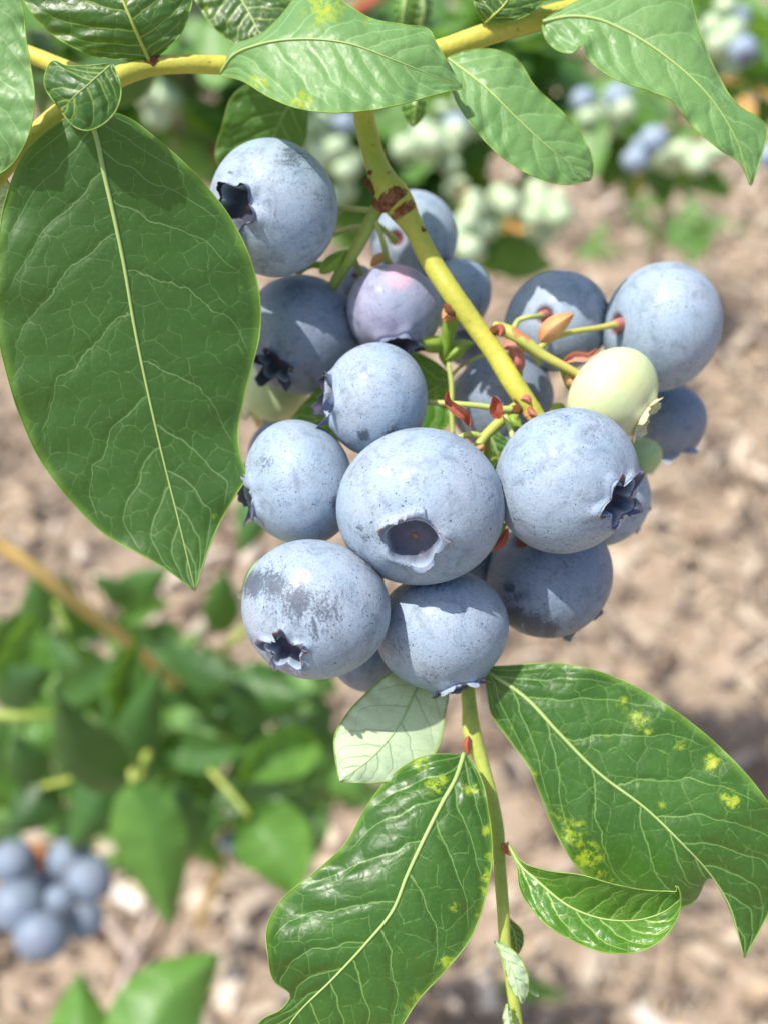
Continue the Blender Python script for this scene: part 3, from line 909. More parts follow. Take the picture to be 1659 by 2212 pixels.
bract([(1085, 1822, 110.4), (1094, 1838, 110), (1104, 1850, 110)], 15, M_red, .5)
bract([(1222, 800, 116), (1235, 825, 115.5), (1250, 848, 116)], 26, M_orange, .8)
bract([(1215, 870, 121), (1205, 890, 121), (1210, 915, 121.5)], 36, M_gbract, .8)
bract([(1140, 878, 113.2), (1150, 892, 112.8), (1162, 900, 112.8)], 16, M_red, .5)
bract([(1124, 862, 113.4), (1136, 860, 113), (1146, 872, 113)], 18, M_pink, .5)
bract([(1045, 958, 112.4), (1038, 968, 112), (1022, 968, 112)], 16, M_orange, .5)
bract([(1072, 700, 114.8), (1084, 712, 114.4), (1078, 728, 114.4)], 18, M_red, .5)
bract([(978, 660, 117), (968, 672, 116.5), (955, 690, 116.5)], 24, M_orange, .5)
bract([(1058, 975, 115.5), (1062, 990, 115), (1050, 1000, 115)], 24, M_gbract, .5)
bract([(690, 590, 121), (720, 565, 120), (752, 540, 120)], 34, M_gbract, .8)
bract([(800, 575, 123), (825, 555, 122), (850, 570, 122)], 22, M_orange, .5)
bract([(958, 695, 118.2), (975, 680, 117.8), (990, 690, 117.8)], 20, M_orange, .5)
# leaves -------------------------------------------------------------
leaf(BR, [(183, 235, 100.5), (205, 285, 101), (222, 360, 102), (245, 460, 103.2), (268, 570, 104.5), (290, 700, 106), (325, 870, 108), (355, 1000, 109.5),
          (385, 1120, 110), (422, 1278, 110)],
     [(175, 235), (130, 262), (60, 322), (12, 430), (-6, 560), (-8, 700), (12, 800), (40, 890), (85, 990), (150, 1078), (235, 1160), (330, 1212), (385, 1248), (422, 1278)],
     [(190, 235), (270, 250), (340, 300), (425, 378), (495, 465), (545, 570), (563, 660), (560, 730), (545, 790), (527, 860), (515, 930), (520, 985), (532, 1032),
      (512, 1065), (478, 1125), (446, 1200), (422, 1278)],
     cupL=[.5, -1.0, -2.0, -1.8, -.8, -.2], cupR=[1.5, 2.6, 3.4, 2.8, 2.2, .8, .1], mat=M_leaf_flat, nv=190, nu=91, midw=13, tipw=3, nsec=7, seed=1, wave=.45,
     spots=[(300, 345, 16, .55), (465, 1115, 8, .9), (532, 520, 7, .6), (525, 620, 7, .6)], label='largest leaf, dark green with pale net veins, hanging at the left')
leaf(BR, [(238, 140, 99), (215, 160, 98), (190, 182, 97.5), (160, 208, 97.5), (133, 238, 98.5)],
     [(236, 136), (180, 141), (140, 140), (115, 130), (99, 155), (97, 185), (112, 212), (133, 238)],
     [(245, 138), (256, 165), (262, 192), (252, 235), (222, 268), (185, 281), (160, 272), (133, 240)],
     cupL=[0, 1.2, 1.4, .5], cupR=[0, .8, 1.0, .3], mat=M_leaf_dark, nv=70, nu=41, midw=5, nsec=5, seed=2, wave=.2, vw=.8, label='small rounded folded leaf above the largest leaf')
leaf(BR, [(-60, -60, 99), (-45, 60, 98.5), (-40, 160, 98.5), (-40, 260, 99), (-30, 390, 101)],
     [(-70, -60), (-150, 60), (-180, 160), (-140, 260), (-30, 390)],
     [(-30, -60), (30, -30), (50, 20), (56, 80), (66, 140), (75, 215), (60, 295), (22, 358), (-30, 390)],
     cupL=[1], cupR=[.4, .8, -.5, .3], mat=M_leaf_pale, nv=110, nu=51, seed=3, wave=.3, label='pale green leaf cut off by the left edge')
leaf(BR, [(-40, 400, 108), (-30, 430, 109), (-20, 480, 111), (-10, 540, 113)],
     [(-40, 396), (-60, 430), (-60, 480), (-10, 540)], [(-35, 400), (10, 380), (22, 400), (-2, 540)], cupL=[0], cupR=[.5], mat=M_leaf_under, nv=40, nu=15,
     seed=33, midmat=M_midrib_u)
leaf(BR, [(322, 128, 111), (305, 90, 109.5), (283, 40, 108), (262, -10, 107.5), (240, -80, 108)],
     [(315, 132), (270, 130), (200, 118), (130, 85), (75, 35), (48, -20), (80, -60), (240, -80)],
     [(330, 126), (350, 112), (385, 80), (405, 40), (415, -10), (370, -60), (240, -80)],
     cupL=[.3, 1.0, 1.2], cupR=[.3, 1.0, 1.0], mat=M_leaf_dark, nv=110, nu=61, midw=11, tipw=6, nsec=6, seed=4, midmat=M_midrib_y, label='dark green leaf with yellow midrib at the top left')
leaf(BR, [(470, -90, 118), (505, -30, 117), (535, 20, 116.5), (565, 75, 116), (600, 112, 116)],
     [(460, -90), (400, -40), (425, 5), (460, 55), (505, 92), (550, 108), (600, 112)],
     [(480, -90), (590, -60), (640, -10), (640, 50), (600, 112)], cupL=[0, 1], cupR=[0, 1], mat=M_leaf_dark, nv=90, nu=41, midw=9, nsec=6, seed=5,
     spots=[(440, 30, 30, .55)], label='dark green leaf hanging from the top beside the pale one')
leaf(BR, [(476, 158, 112.5), (505, 118, 110), (560, 95, 108), (650, 83, 106.5), (750, 92, 105.5), (850, 128, 105.5), (930, 160, 106.5), (1000, 188, 108)],
     [(474, 160), (500, 100), (560, 75), (610, 30), (645, -12), (705, -22), (755, 12), (800, 38), (870, 52), (930, 66), (942, 92), (965, 130), (1000, 188)],
     [(478, 162), (520, 172), (575, 205), (640, 232), (720, 242), (790, 238), (860, 226), (930, 206), (1000, 189)],
     cupL=[1.5, 3.5, 4.0, 2.5, 1.0, .2], cupR=[-.5, -1.6, -2.4, -2.0, -.8, 0], mat=M_leaf_pale, nv=150, nu=61, midw=9, nsec=7, seed=6, wave=.5,
     spots=[(650, 215, 26, 1.15), (560, 175, 24, .9), (700, 5, 44, 1.1), (790, 40, 22, .6), (680, 60, 20, .4)], label='broad pale green leaf across the top centre')
leaf(BR, [(968, 125, 114), (1040, 180, 111.5), (1120, 258, 111), (1200, 330, 111.5), (1278, 386, 113)],
     [(968, 122), (1010, 108), (1060, 105), (1110, 122), (1155, 185), (1215, 242), (1262, 300), (1280, 350), (1278, 386)],
     [(966, 130), (972, 180), (990, 225), (1035, 290), (1100, 350), (1165, 385), (1225, 398), (1278, 388)],
     cupL=[.5, 2.2, 2.2, 1.2], cupR=[0, -1.2, -1.4, .6], mat=M_leaf_pale, nv=110, nu=45, midw=8, nsec=6, seed=7, wave=.4, label='soft pale leaf below the shoot, right of the centre')
leaf(BR, [(1172, 45, 113), (1230, 34, 112.5), (1290, 40, 112), (1350, 65, 111.5), (1450, 130, 110.5), (1530, 205, 110), (1590, 300, 110), (1622, 402, 111)],
     [(1172, 42), (1210, 20), (1280, -15), (1390, -60), (1480, -25), (1510, 60), (1545, 150), (1590, 222), (1655, 272), (1642, 345), (1622, 402)],
     [(1170, 50), (1178, 82), (1205, 108), (1240, 112), (1255, 95), (1270, 125), (1330, 170), (1400, 194), (1445, 212), (1490, 265), (1550, 318), (1598, 352), (1622, 402)],
     cupL=[.5, 2, 2.5, 1.5, .5], cupR=[.5, -1, -1.5, -.8, .2], mat=M_leaf_pale, nv=160, nu=61, midw=10, nsec=7, seed=8, wave=.5, label='long wavy leaf with drooping tip at the top right')
leaf(BR, [(1048, 48, 113.5), (1062, 35, 112.5), (1088, 10, 112), (1120, -60, 112)],
     [(1046, 50), (1032, 25), (1022, -10), (1040, -50), (1120, -60)], [(1052, 50), (1075, 48), (1120, 40), (1165, 12), (1200, -20), (1120, -60)],
     cupL=[.3, .8], cupR=[.3, .8], mat=M_leaf_dark, nv=70, nu=41, midw=7, nsec=5, seed=9, midmat=M_midrib_y, label='dark leaf rising from the shoot at the top edge')
leaf(BR, [(660, 165, 126), (630, 215, 127), (595, 285, 128.5), (560, 360, 130)],
     [(655, 165), (560, 170), (505, 205), (482, 270), (470, 350), (500, 380), (560, 362)], [(664, 165), (668, 210), (665, 260), (655, 315), (620, 350), (560, 362)],
     cupL=[1, -1.5, -1], cupR=[.5, 1.5, 1], mat=M_leaf, nv=80, nu=41, midw=7, nsec=5, seed=10, label='leaf half hidden behind the uppermost berry')
leaf(BR, [(905, 190, 128), (897, 230, 128), (893, 274, 129)], [(890, 190), (868, 215), (872, 245), (893, 274)], [(912, 190), (920, 225), (912, 255), (893, 274)],
     cupL=[1], cupR=[1], mat=M_leaf_young, nv=40, nu=19, midw=5, nsec=4, seed=11, spots=[(893, 265, 12, .6)])
leaf(BR, [(880, -20, 135), (872, 20, 135), (868, 62, 136)], [(860, -20), (852, 20), (868, 62)], [(900, -20), (898, 30), (868, 62)],
     cupL=[1], cupR=[1], mat=M_leaf_young, nv=40, nu=17, seed=12)
leaf(BR, [(910, -20, 140), (915, 20, 140), (905, 64, 141)], [(895, -20), (893, 20), (905, 64)], [(930, -20), (932, 25), (905, 64)],
     cupL=[1], cupR=[1], mat=M_leaf, nv=40, nu=17, seed=13)
leaf(BR, [(972, 815, 126), (920, 850, 125), (850, 880, 124), (750, 900, 124), (618, 918, 124.5)],
     [(972, 808), (945, 785), (905, 764), (840, 750), (740, 800), (665, 862), (618, 918)], [(975, 820), (975, 870), (970, 915), (900, 950), (780, 960), (618, 920)],
     cupL=[0, .6], cupR=[0, .5], mat=M_leaf_young, nv=90, nu=41, midw=5, nsec=6, seed=14, label='bright leaf behind the upper middle berry')
leaf(BR, [(1060, 940, 122), (1075, 985, 122), (1080, 1030, 123), (1060, 1100, 124)], [(1055, 940), (1045, 990), (1040, 1050), (1060, 1100)],
     [(1075, 935), (1115, 970), (1120, 1030), (1060, 1100)], cupL=[.5], cupR=[.5], mat=M_leaf, nv=50, nu=25, midw=5, seed=15)
leaf(BR, [(935, 1430, 117.5), (905, 1480, 114), (860, 1570, 110), (800, 1640, 107.8), (734, 1689, 106)],
     [(930, 1428), (860, 1445), (800, 1490), (745, 1550), (723, 1592), (725, 1640), (734, 1689)],
     [(945, 1430), (968, 1480), (960, 1550), (945, 1620), (900, 1668), (810, 1692), (734, 1690)],
     cupL=[0, -.4, .5, .3], cupR=[0, .8, .8, .3], mat=M_leaf_under, nv=110, nu=55, midw=6, nsec=6, seed=16, midmat=M_midrib_u, rimmat=M_gbract, vw=.6, relief=.03,
     label='leaf showing its pale whitish underside below the berries')
leaf(BR, [(1002, 1628, 110), (985, 1680, 108), (955, 1735, 106.5), (915, 1815, 105), (878, 1895, 104), (850, 1965, 103.5), (790, 2040, 103.5), (720, 2115, 104), (640, 2195, 105), (580, 2290, 107)],
     [(998, 1632), (960, 1629), (900, 1640), (835, 1688), (785, 1755), (745, 1825), (680, 1885), (605, 1950), (577, 2005), (580, 2070), (592, 2120), (628, 2152), (612, 2178), (565, 2205), (530, 2290)],
     [(1010, 1632), (1038, 1680), (1055, 1755), (1063, 1850), (1048, 1940), (1015, 2030), (960, 2100), (905, 2160), (850, 2240), (760, 2300), (640, 2310)],
     cupL=[0, 2.2, 3.0, 2.6, 2.2, -1.6, .3, .5], cupR=[0, .9, 1.6, 1.2, 1.6, 1.0], mat=M_leaf_puck, nv=190, nu=81, midw=13, tipw=4, nsec=7, relief=.14, seed=17, wave=.6, sharp=1.9,
     spots=[(938, 1698, 20, 1.25), (958, 1685, 12, 1.2), (1018, 1705, 16, 1.1), (1050, 1790, 16, .9), (1058, 1850, 16, 1.0), (1058, 1895, 20, 1.3), (1052, 1925, 16, 1.2), (982, 1960, 12, 1.1), (1040, 1975, 14, .9), (965, 2080, 22, .9), (900, 2170, 28, .9), (905, 1638, 24, 1.1)],
     label='large glossy leaf in the lower centre with curled tip')
leaf(BR, [(1040, 1443, 113), (1075, 1465, 112), (1135, 1508, 111), (1205, 1582, 110), (1290, 1668, 109), (1400, 1752, 108), (1480, 1830, 107.5), (1525, 1878, 108.5), (1570, 1945, 109.5), (1608, 2072, 110.5)],
     [(1042, 1440), (1075, 1440), (1120, 1437), (1180, 1433), (1280, 1447), (1380, 1488), (1460, 1538), (1560, 1620), (1640, 1708), (1690, 1790), (1700, 1860), (1672, 1950), (1640, 2012), (1608, 2072)],
     [(1042, 1448), (1050, 1480), (1060, 1540), (1100, 1600), (1140, 1655), (1170, 1725), (1205, 1810), (1245, 1872), (1300, 1918), (1390, 1940), (1455, 1962), (1492, 1955), (1518, 1915), (1528, 1884), (1560, 1932), (1588, 2000), (1608, 2072)],
     cupL=[0, 1.2, 1.6, 1.4, .8, 1.0, .2], cupR=[0, .8, 1.0, 1.2, 1.8, 2.2, .4, .1], mat=M_leaf_puck, nv=200, nu=85, midw=12, tipw=3, nsec=7, relief=.14, seed=18, wave=.5,
     spots=[(1380, 1553, 26, .85), (1400, 1580, 12, .9), (1345, 1520, 20, .6), (1538, 1648, 18, 1.5), (1575, 1725, 18, 1.5), (1588, 1735, 12, 1.4), (1238, 1800, 30, 1.0), (1270, 1850, 32, 1.0), (1300, 1895, 26, .8), (1140, 1680, 22, .9),
            (1310, 1590, 18, .5), (1100, 1570, 16, .5), (1470, 1610, 16, .6), (1200, 1760, 20, .6), (1430, 1740, 14, .5)],
     label='large lower right leaf spotted with yellow')
leaf(BR, [(1094, 1822, 111), (1104, 1838, 110.2), (1118, 1862, 109.5), (1165, 1908, 108), (1235, 1962, 106.5), (1315, 1988, 106), (1395, 1985, 106), (1450, 1960, 105.5), (1468, 1940, 104.5), (1460, 1912, 103.5)],
     [(1096, 1820), (1108, 1836), (1122, 1858), (1175, 1880), (1250, 1890), (1330, 1912), (1395, 1924), (1440, 1926), (1462, 1925), (1458, 1911)],
     [(1092, 1824), (1100, 1842), (1114, 1868), (1122, 1920), (1160, 1980), (1230, 2030), (1315, 2060), (1400, 2050), (1450, 2008), (1470, 1960), (1468, 1925), (1461, 1911)],
     cupL=[0, -1.5, -3.0, -3.4, -2.0, -.6], cupR=[0, -.8, -1.2, -1.8, -1.4, -.3], mat=M_leaf_young, nv=130, nu=51, midw=9, nsec=6, seed=19, wave=.25, label='boat shaped curled young leaf at the lower right')
leaf(BR, [(1092, 1985, 114), (1108, 2010, 113.5), (1118, 2062, 113)], [(1090, 1985), (1095, 2030), (1116, 2062)], [(1100, 1985), (1128, 2015), (1128, 2045), (1119, 2062)],
     cupL=[.5], cupR=[.5], mat=M_leaf_dark, nv=40, nu=17, midw=4, nsec=4, seed=20)
leaf(BR, [(1072, 2035, 109), (1088, 2065, 107.5), (1110, 2110, 107), (1128, 2168, 107.5)], [(1068, 2035), (1086, 2075), (1100, 2130), (1126, 2170)],
     [(1076, 2033), (1112, 2058), (1138, 2100), (1138, 2150), (1130, 2170)], cupL=[.5], cupR=[.8], mat=M_leaf_under, nv=40, nu=21, midw=4, nsec=4, seed=21, midmat=M_midrib_u,
     label='tiny pale leaf on the end of the lower shoot')
stem('twig', [(1128, 2120, 110, 7), (1145, 2142, 110, 7), (1162, 2152, 110, 9)], M_midrib_u, BR, 10, 8)
leaf(BR, [(1095, 2170, 108), (1098, 2200, 107.5), (1110, 2240, 107.5)], [(1093, 2170), (1086, 2205), (1108, 2240)], [(1098, 2170), (1106, 2205), (1112, 2240)],
     cupL=[.4], cupR=[.4], mat=M_leaf_under, nv=30, nu=11, midw=3, nsec=3, seed=22, midmat=M_midrib_u)

# ================================================================== BERRIES IN FOCUS
Cs = M_crown
berry(590, 450, 116, 144, 129, (-.60, .02, .78), M_berry, 'uppermost blueberry, dark smudge on top, torn crown beside the large leaf',
      (.32, .30, 15, M_crown_d, .22, .35, .75), rub=[(632, 338, 34, .85), (498, 371, 6, 1.0), (668, 365, 22, .5), (560, 590, 40, .6), (690, 420, 26, .35)], seed=1)
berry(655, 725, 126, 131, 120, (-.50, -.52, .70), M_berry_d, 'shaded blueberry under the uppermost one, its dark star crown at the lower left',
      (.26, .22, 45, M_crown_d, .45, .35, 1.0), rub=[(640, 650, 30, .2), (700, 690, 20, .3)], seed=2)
berry(850, 672, 122, 104, 96, (.12, -.80, .58), M_berry_v, 'violet tinted blueberry with pink patch on top, left of the stem',
      (.40, .25, 10, M_crown_d, .15, .3, 1.0), pinks=[(862, 594, 30, .95)], seed=3)
berry(812, 862, 112.5, 121, 110, (-.96, .03, .28), M_berry, 'smaller blueberry with open crown facing left, above the central berry',
      (.38, .22, 25, M_crown_d, .45, .3, 1.0), rub=[(785, 942, 17, 1.1), (852, 925, 11, 1.0), (770, 800, 20, .4)], seed=4)
berry(648, 1045, 113, 137, 116, (-.95, -.22, .18), M_berry, 'blueberry touching the right edge of the large leaf, crown hidden at its left side',
      (.34, .18, 40, Cs, .3, .2, .5), rub=[(572, 1000, 30, .55), (728, 1090, 18, 1.0), (560, 1060, 14, .5)], seed=5)
berry(907, 1095, 106.5, 178, 162, (-.09, -.46, .88), M_berry, 'largest blueberry in the centre of the cluster, crown opening towards the viewer',
      (.30, .17, 78, M_crown_l, .26, .10, .55), rub=[(778, 1140, 16, .6), (790, 1165, 14, .7), (935, 1025, 22, .35), (1065, 1075, 30, .4), (1010, 1000, 40, .25), (840, 1020, 22, .3)], seed=6, res=1.25,
      pinks=[(832, 1018, 10, .6)])  # small pinkish sun highlight painted into the bloom colour
berry(1224, 1038, 107.5, 160, 146, (.74, -.30, .60), M_berry, 'right hand large blueberry with ragged dark crown facing right, on the yellow stem',
      (.27, .22, 55, M_crown, .36, .55, .9), rub=[(1110, 1120, 30, .5), (1280, 930, 34, .35), (1180, 1190, 40, .4), (1200, 900, 34, .4)], seed=7, res=1.25)
berry(682, 1316, 105.5, 157, 147, (-.42, -.60, .68), M_berry, 'heavily scratched blueberry at the bottom left of the cluster, crown opening downward',
      (.24, .20, 60, M_crown, .40, .40, .9), rub=[(548, 1262, 38, 1.1), (590, 1262, 42, .95), (640, 1300, 50, .95), (700, 1320, 54, .75), (745, 1275, 34, .4), (600, 1330, 44, .5), (690, 1350, 50, .5), (660, 1190, 26, .35), (620, 1215, 30, .3)], seed=8, res=1.25,
      pinks=[(655, 1245, 16, .5)])  # sun glint on the upper left, put into the skin colour as pink
berry(955, 1360, 112, 144, 127, (.27, -.92, .12), M_berry, 'lowest blueberry in the middle, half shadowed, crown at its base',
      (.32, .16, 40, M_crown, .25), rub=[(1010, 1400, 34, .4), (860, 1400, 30, .5), (930, 1460, 30, .5), (960, 1255, 30, .3)], seed=9)
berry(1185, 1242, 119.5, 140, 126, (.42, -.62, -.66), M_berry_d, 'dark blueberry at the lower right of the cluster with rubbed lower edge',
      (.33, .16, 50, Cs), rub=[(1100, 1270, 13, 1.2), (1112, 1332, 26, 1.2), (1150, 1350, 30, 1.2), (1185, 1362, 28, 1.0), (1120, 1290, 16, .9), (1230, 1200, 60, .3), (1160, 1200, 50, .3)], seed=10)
berry(1300, 1078, 123.5, 104, 98, (.6, -.4, -.6), M_berry, 'blueberry mostly hidden behind the right hand large one', (.33, .16, 50, Cs), seed=11, res=.7)
berry(1442, 905, 134, 84, 78, (.20, -.93, -.15), M_berry_d, 'blurred dark blueberry under the far right one with crown points downward', (.55, .12, 30, M_crown), seed=12, res=.7)
berry(1428, 706, 124, 139, 117, (.80, -.05, -.55), M_berry, 'far right blueberry hanging by a pedicel on its left side', (.25, .10, 50, Cs), seed=13)
berry(1203, 695, 128.5, 111, 104, (.26, -.14, -.95), M_berry, 'soft focus blueberry with its stem end facing the viewer, behind the orange bract', (.33, .16, 50, Cs), seed=14)
berry(893, 512, 136, 99, 90, (.42, .02, -.9), M_berry, 'blueberry behind the thick yellow stem with a green pedicel in its pit', (.33, .16, 50, Cs), seed=15, res=.8)
berry(985, 636, 134, 78, 72, (.5, -.2, -.8), M_berry, 'blueberry peeping out right of the yellow stem under the topmost hidden one', (.33, .16, 50, None), seed=16, res=.7)
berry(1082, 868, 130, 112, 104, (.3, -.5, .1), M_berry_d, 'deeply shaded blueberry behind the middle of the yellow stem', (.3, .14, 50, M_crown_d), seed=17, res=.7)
berry(1012, 742, 139, 52, 48, (.2, -.7, -.3), M_berry_d, 'small shaded blueberry behind the green bracts', (.33, .16, 50, None), seed=18, res=.6)
berry(603, 978, 127, 68, 62, (-.4, .3, -.8), M_berry_d, 'blueberry sliver showing behind the left one beside the large leaf', (.33, .16, 50, None), seed=19, res=.6)
berry(797, 1412, 120, 84, 76, (-.1, -.5, -.8), M_berry_d, 'hidden blueberry between the two lowest ones', (.33, .16, 50, None), seed=20, res=.7)
berry(1032, 1205, 122, 58, 52, (0, -.4, -.8), M_berry_d, 'blueberry sliver between the central and the dark lower right ones', (.33, .16, 50, None), seed=21, res=.6)
berry(768, 612, 132, 42, 38, (0, -.4, -.8), M_berry_d, 'tiny glimpse of blueberry behind the left truss', (.33, .16, 50, None), seed=22, res=.5)
berry(1088, 1000, 128, 72, 66, (0, -.4, -.8), M_berry_d, 'blueberry in shade in the gap under the central truss', (.33, .16, 50, None), seed=23, res=.6)
berry(1322, 856, 115.5, 112, 87, (.80, -.50, .22), M_berry_g, 'pale yellow green unripe berry resting above the right hand large blueberry', (.36, .12, 30, M_crown_g), seed=24,
      name='unripe_berry', cat='berry', pinks=[(1290, 905, 30, .25), (1370, 830, 30, .2)])
berry(1378, 986, 126, 52, 40, (.15, -.95, -.1), M_berry_g2, 'small green unripe berry with pale crown hanging at the right edge of the cluster', (.45, .12, 20, M_crown_g), seed=25, res=.7,
      name='unripe_berry', cat='berry')
berry(590, 848, 134, 78, 72, (-.45, -.80, .1), M_berry_g, 'green unripe berry under the shaded blueberry beside the large leaf', (.55, .12, 10, M_crown_g), seed=26, res=.8,
      name='unripe_berry', cat='berry')
berry(592, 1272, 117, 72, 66, (-.75, -.5, -.2), M_berry_g2, 'green unripe berry almost hidden behind the scratched blueberry', (.5, .12, 20, M_crown_g), seed=27, res=.7,
      name='unripe_berry', cat='berry')
for a_, k_ in QUEUE:
    berry_build(*a_, **k_)
# ================================================================== BACKGROUND BUSH, LOWER LEFT
M_bg1 = leaf_material('bush_leaf', (0.045, 0.13, 0.030), (0.03, 0.095, 0.025), (0.16, 0.28, 0.08), rough=.36)
M_bg2 = leaf_material('bush_leaf_light', (0.11, 0.26, 0.05), (0.08, 0.20, 0.04), (0.24, 0.38, 0.12), rough=.36, tw=.35)
M_bg3 = leaf_material('bush_leaf_dark', (0.03, 0.09, 0.022), (0.02, 0.065, 0.018), (0.10, 0.18, 0.05), rough=.4)
M_bg4 = leaf_material('bush_leaf_pale', (0.20, 0.36, 0.12), (0.15, 0.30, 0.09), (0.30, 0.45, 0.18), rough=.4, tw=.4)
M_wood = simple_mat('tan_branch_bark', (0.70, 0.46, 0.15), (0.62, 0.44, 0.14), 60, .6, .3, .0002)
M_dead = simple_mat('dead_leaf', (0.50, 0.20, 0.09), (0.40, 0.15, 0.07), 60, .7, .3)
BU = thing('blueberry_bush', 'low leafy blueberry bush out of focus at the lower left with a tan branch', 'bush', on_ground(300, 2300)[0])
stem('branch', [(-60, 1130, 300, 30), (0, 1178, 305, 30), (70, 1225, 310, 30), (150, 1290, 320, 30), (220, 1345, 335, 28), (290, 1400, 350, 26),
                (380, 1480, 400, 26), (480, 1600, 470, 28)], M_wood, BU, 40, 12, label='long tan branch rising to the left')
stem('branch', [(120, 1300, 318, 14), (132, 1330, 318, 12), (150, 1370, 318, 10)], M_gbract, BU, 10, 8)
stem('branch', [(640, 1180, 420, 16), (600, 1290, 420, 16), (540, 1350, 420, 18), (470, 1425, 420, 20), (430, 1500, 430, 22)], M_stem_green, BU, 24, 10)
stem('branch', [(-30, 1545, 330, 20), (60, 1548, 330, 18), (120, 1545, 335, 14)], M_stem_green, BU, 16, 10)
stem('branch', [(455, 1665, 330, 13), (495, 1710, 325, 13), (540, 1765, 320, 12)], M_stem_green, BU, 16, 10)
stem('branch', [(285, 1640, 330, 22), (290, 1690, 325, 20), (330, 1600, 340, 20)], M_stem_green, BU, 16, 10)
stem('branch', [(90, 1700, 360, 12), (130, 1690, 355, 12), (190, 1670, 350, 10)], M_stem_green, BU, 12, 8)
stem('branch', [(560, 1620, 420, 20), (500, 1800, 460, 22), (430, 2000, 560, 24)], M_wood, BU, 16, 8)
stem('branch', [(480, 1600, 470, 28), (440, 1700, 500, 28), (380, 1800, 560, 28), (340, 1850, 620, 26), (300, 1900, 700, 26)], M_wood, BU, 20, 10)
def bgleaf(base, tip, width, D0, D1, mat, cup=3.0, bend=0.0, label=None, parent=None, seed=0, roll=0.0):
    b = np.array(base, float); t = np.array(tip, float)
    d = t - b; n_ = np.array([d[1], -d[0]]); 
    mid = (b + t) / 2 + n_ * bend
    return blade(parent or BU, [(b[0], b[1], D0), (mid[0], mid[1], (D0 + D1) / 2 - 2), (t[0], t[1], D1)], width, mat, (cup + roll, cup - roll),
                 label=label, nv=34, nu=15, seed=seed, wave=1.0,
                 prof=lambda f: np.sin(np.pi * f ** .72) ** .85 * (1 - .25 * f))
bgleaf((285, 1690), (368, 2005), 175, 320, 335, M_bg2, 5, .03, 'broad pointed leaf hanging down in the middle of the bush', seed=40)
bgleaf((528, 1755), (640, 1945), 190, 325, 318, M_bg2, -6, .10, 'sunlit leaf hanging at the right of the bush', seed=41)
bgleaf((690, 1600), (512, 1690), 130, 345, 330, M_bg2, -6, -.05, 'sunlit oval leaf at the right of the bush', seed=42)
bgleaf((285, 1690), (120, 1500), 150, 330, 300, M_bg3, 5, .12, seed=43, roll=3)
bgleaf((285, 1680), (350, 1440), 110, 340, 320, M_bg1, 5, .05, seed=44)
bgleaf((300, 1600), (300, 1370), 90, 345, 325, M_bg1, -5, .12, seed=45)
bgleaf((350, 1600), (540, 1610), 100, 345, 330, M_bg1, -4, -.12, seed=46)
bgleaf((60, 1500), (70, 1325), 140, 350, 335, M_bg2, -5, .05, seed=47)
bgleaf((480, 1370), (490, 1228), 90, 420, 400, M_bg1, 4, .04, seed=48)
bgleaf((180, 2330), (172, 2100), 160, 300, 320, M_bg2, 5, .02, 'leaf tip rising from the bottom edge at the left', seed=49)
bgleaf((300, 2330), (478, 2058), 230, 290, 310, M_bg2, 5, .12, 'pale broad leaf tip rising from the bottom edge', seed=50)
bgleaf((230, 1670), (150, 1840), 120, 345, 350, M_bg1, 4, .05, seed=51)
bgleaf((430, 1560), (690, 1500), 130, 400, 380, M_bg1, 4, .04, seed=52)
bgleaf((600, 1440), (450, 1560), 120, 400, 385, M_bg1, 4, .04, seed=53)
bgleaf((520, 1700), (700, 1820), 110, 350, 340, M_bg1, 4, .04, seed=54)
bgleaf((560, 1050), (520, 1200), 90, 390, 390, M_bg1, 4, .04, seed=55)
bgleaf((380, 1690), (420, 1860), 90, 360, 370, M_bg1, 4, -.04, seed=56)
bgleaf((90, 1690), (30, 1590), 110, 360, 350, M_bg3, 4, .04, seed=57)
bgleaf((120, 1690), (10, 1800), 120, 370, 365, M_bg3, 4, .04, seed=58)
bgleaf((720, 1660), (790, 1740), 90, 380, 380, M_bg2, 4, .04, seed=59)
bgleaf((0, 1520), (110, 1440), 110, 345, 330, M_bg3, 4, .04, seed=60)
bgleaf((290, 1300), (200, 1240), 60, 380, 370, M_bg1, 3, .04, seed=61)
bgleaf((250, 1310), (370, 1230), 90, 400, 380, M_bg1, 3, .04, seed=62)
bgleaf((1080, 2130), (1230, 2160), 60, 700, 690, M_bg2, 3, .04, seed=63)
bgleaf((395, 1840), (412, 1870), 44, 380, 385, M_dead, 2, 0, 'small orange dead leaf', seed=64)
bgleaf((70, 1820), (95, 1890), 46, 400, 400, M_dead, 2, 0, seed=65)
rb_ = random.Random(5)
for i in range(225):
    x = rb_.uniform(-40, 740); y = rb_.uniform(1330, 1850)
    if x > 480 and y < 1440: continue
    if y > 1800 and x > 250: continue
    D0 = rb_.uniform(370, 520); a = rb_.uniform(0, 6.28); ln = 205 * 340 / D0 * rb_.uniform(.65, 1.1)
    bgleaf((x, y), (x + ln * math.cos(a), y + ln * math.sin(a) * .9), ln * rb_.uniform(.38, .55), D0, D0 + rb_.uniform(-26, 26),
           rb_.choice([M_bg1, M_bg3, M_bg2, M_bg1, M_bg2, M_bg4]), rb_.uniform(-4, 5), rb_.uniform(-.1, .1), seed=100 + i)

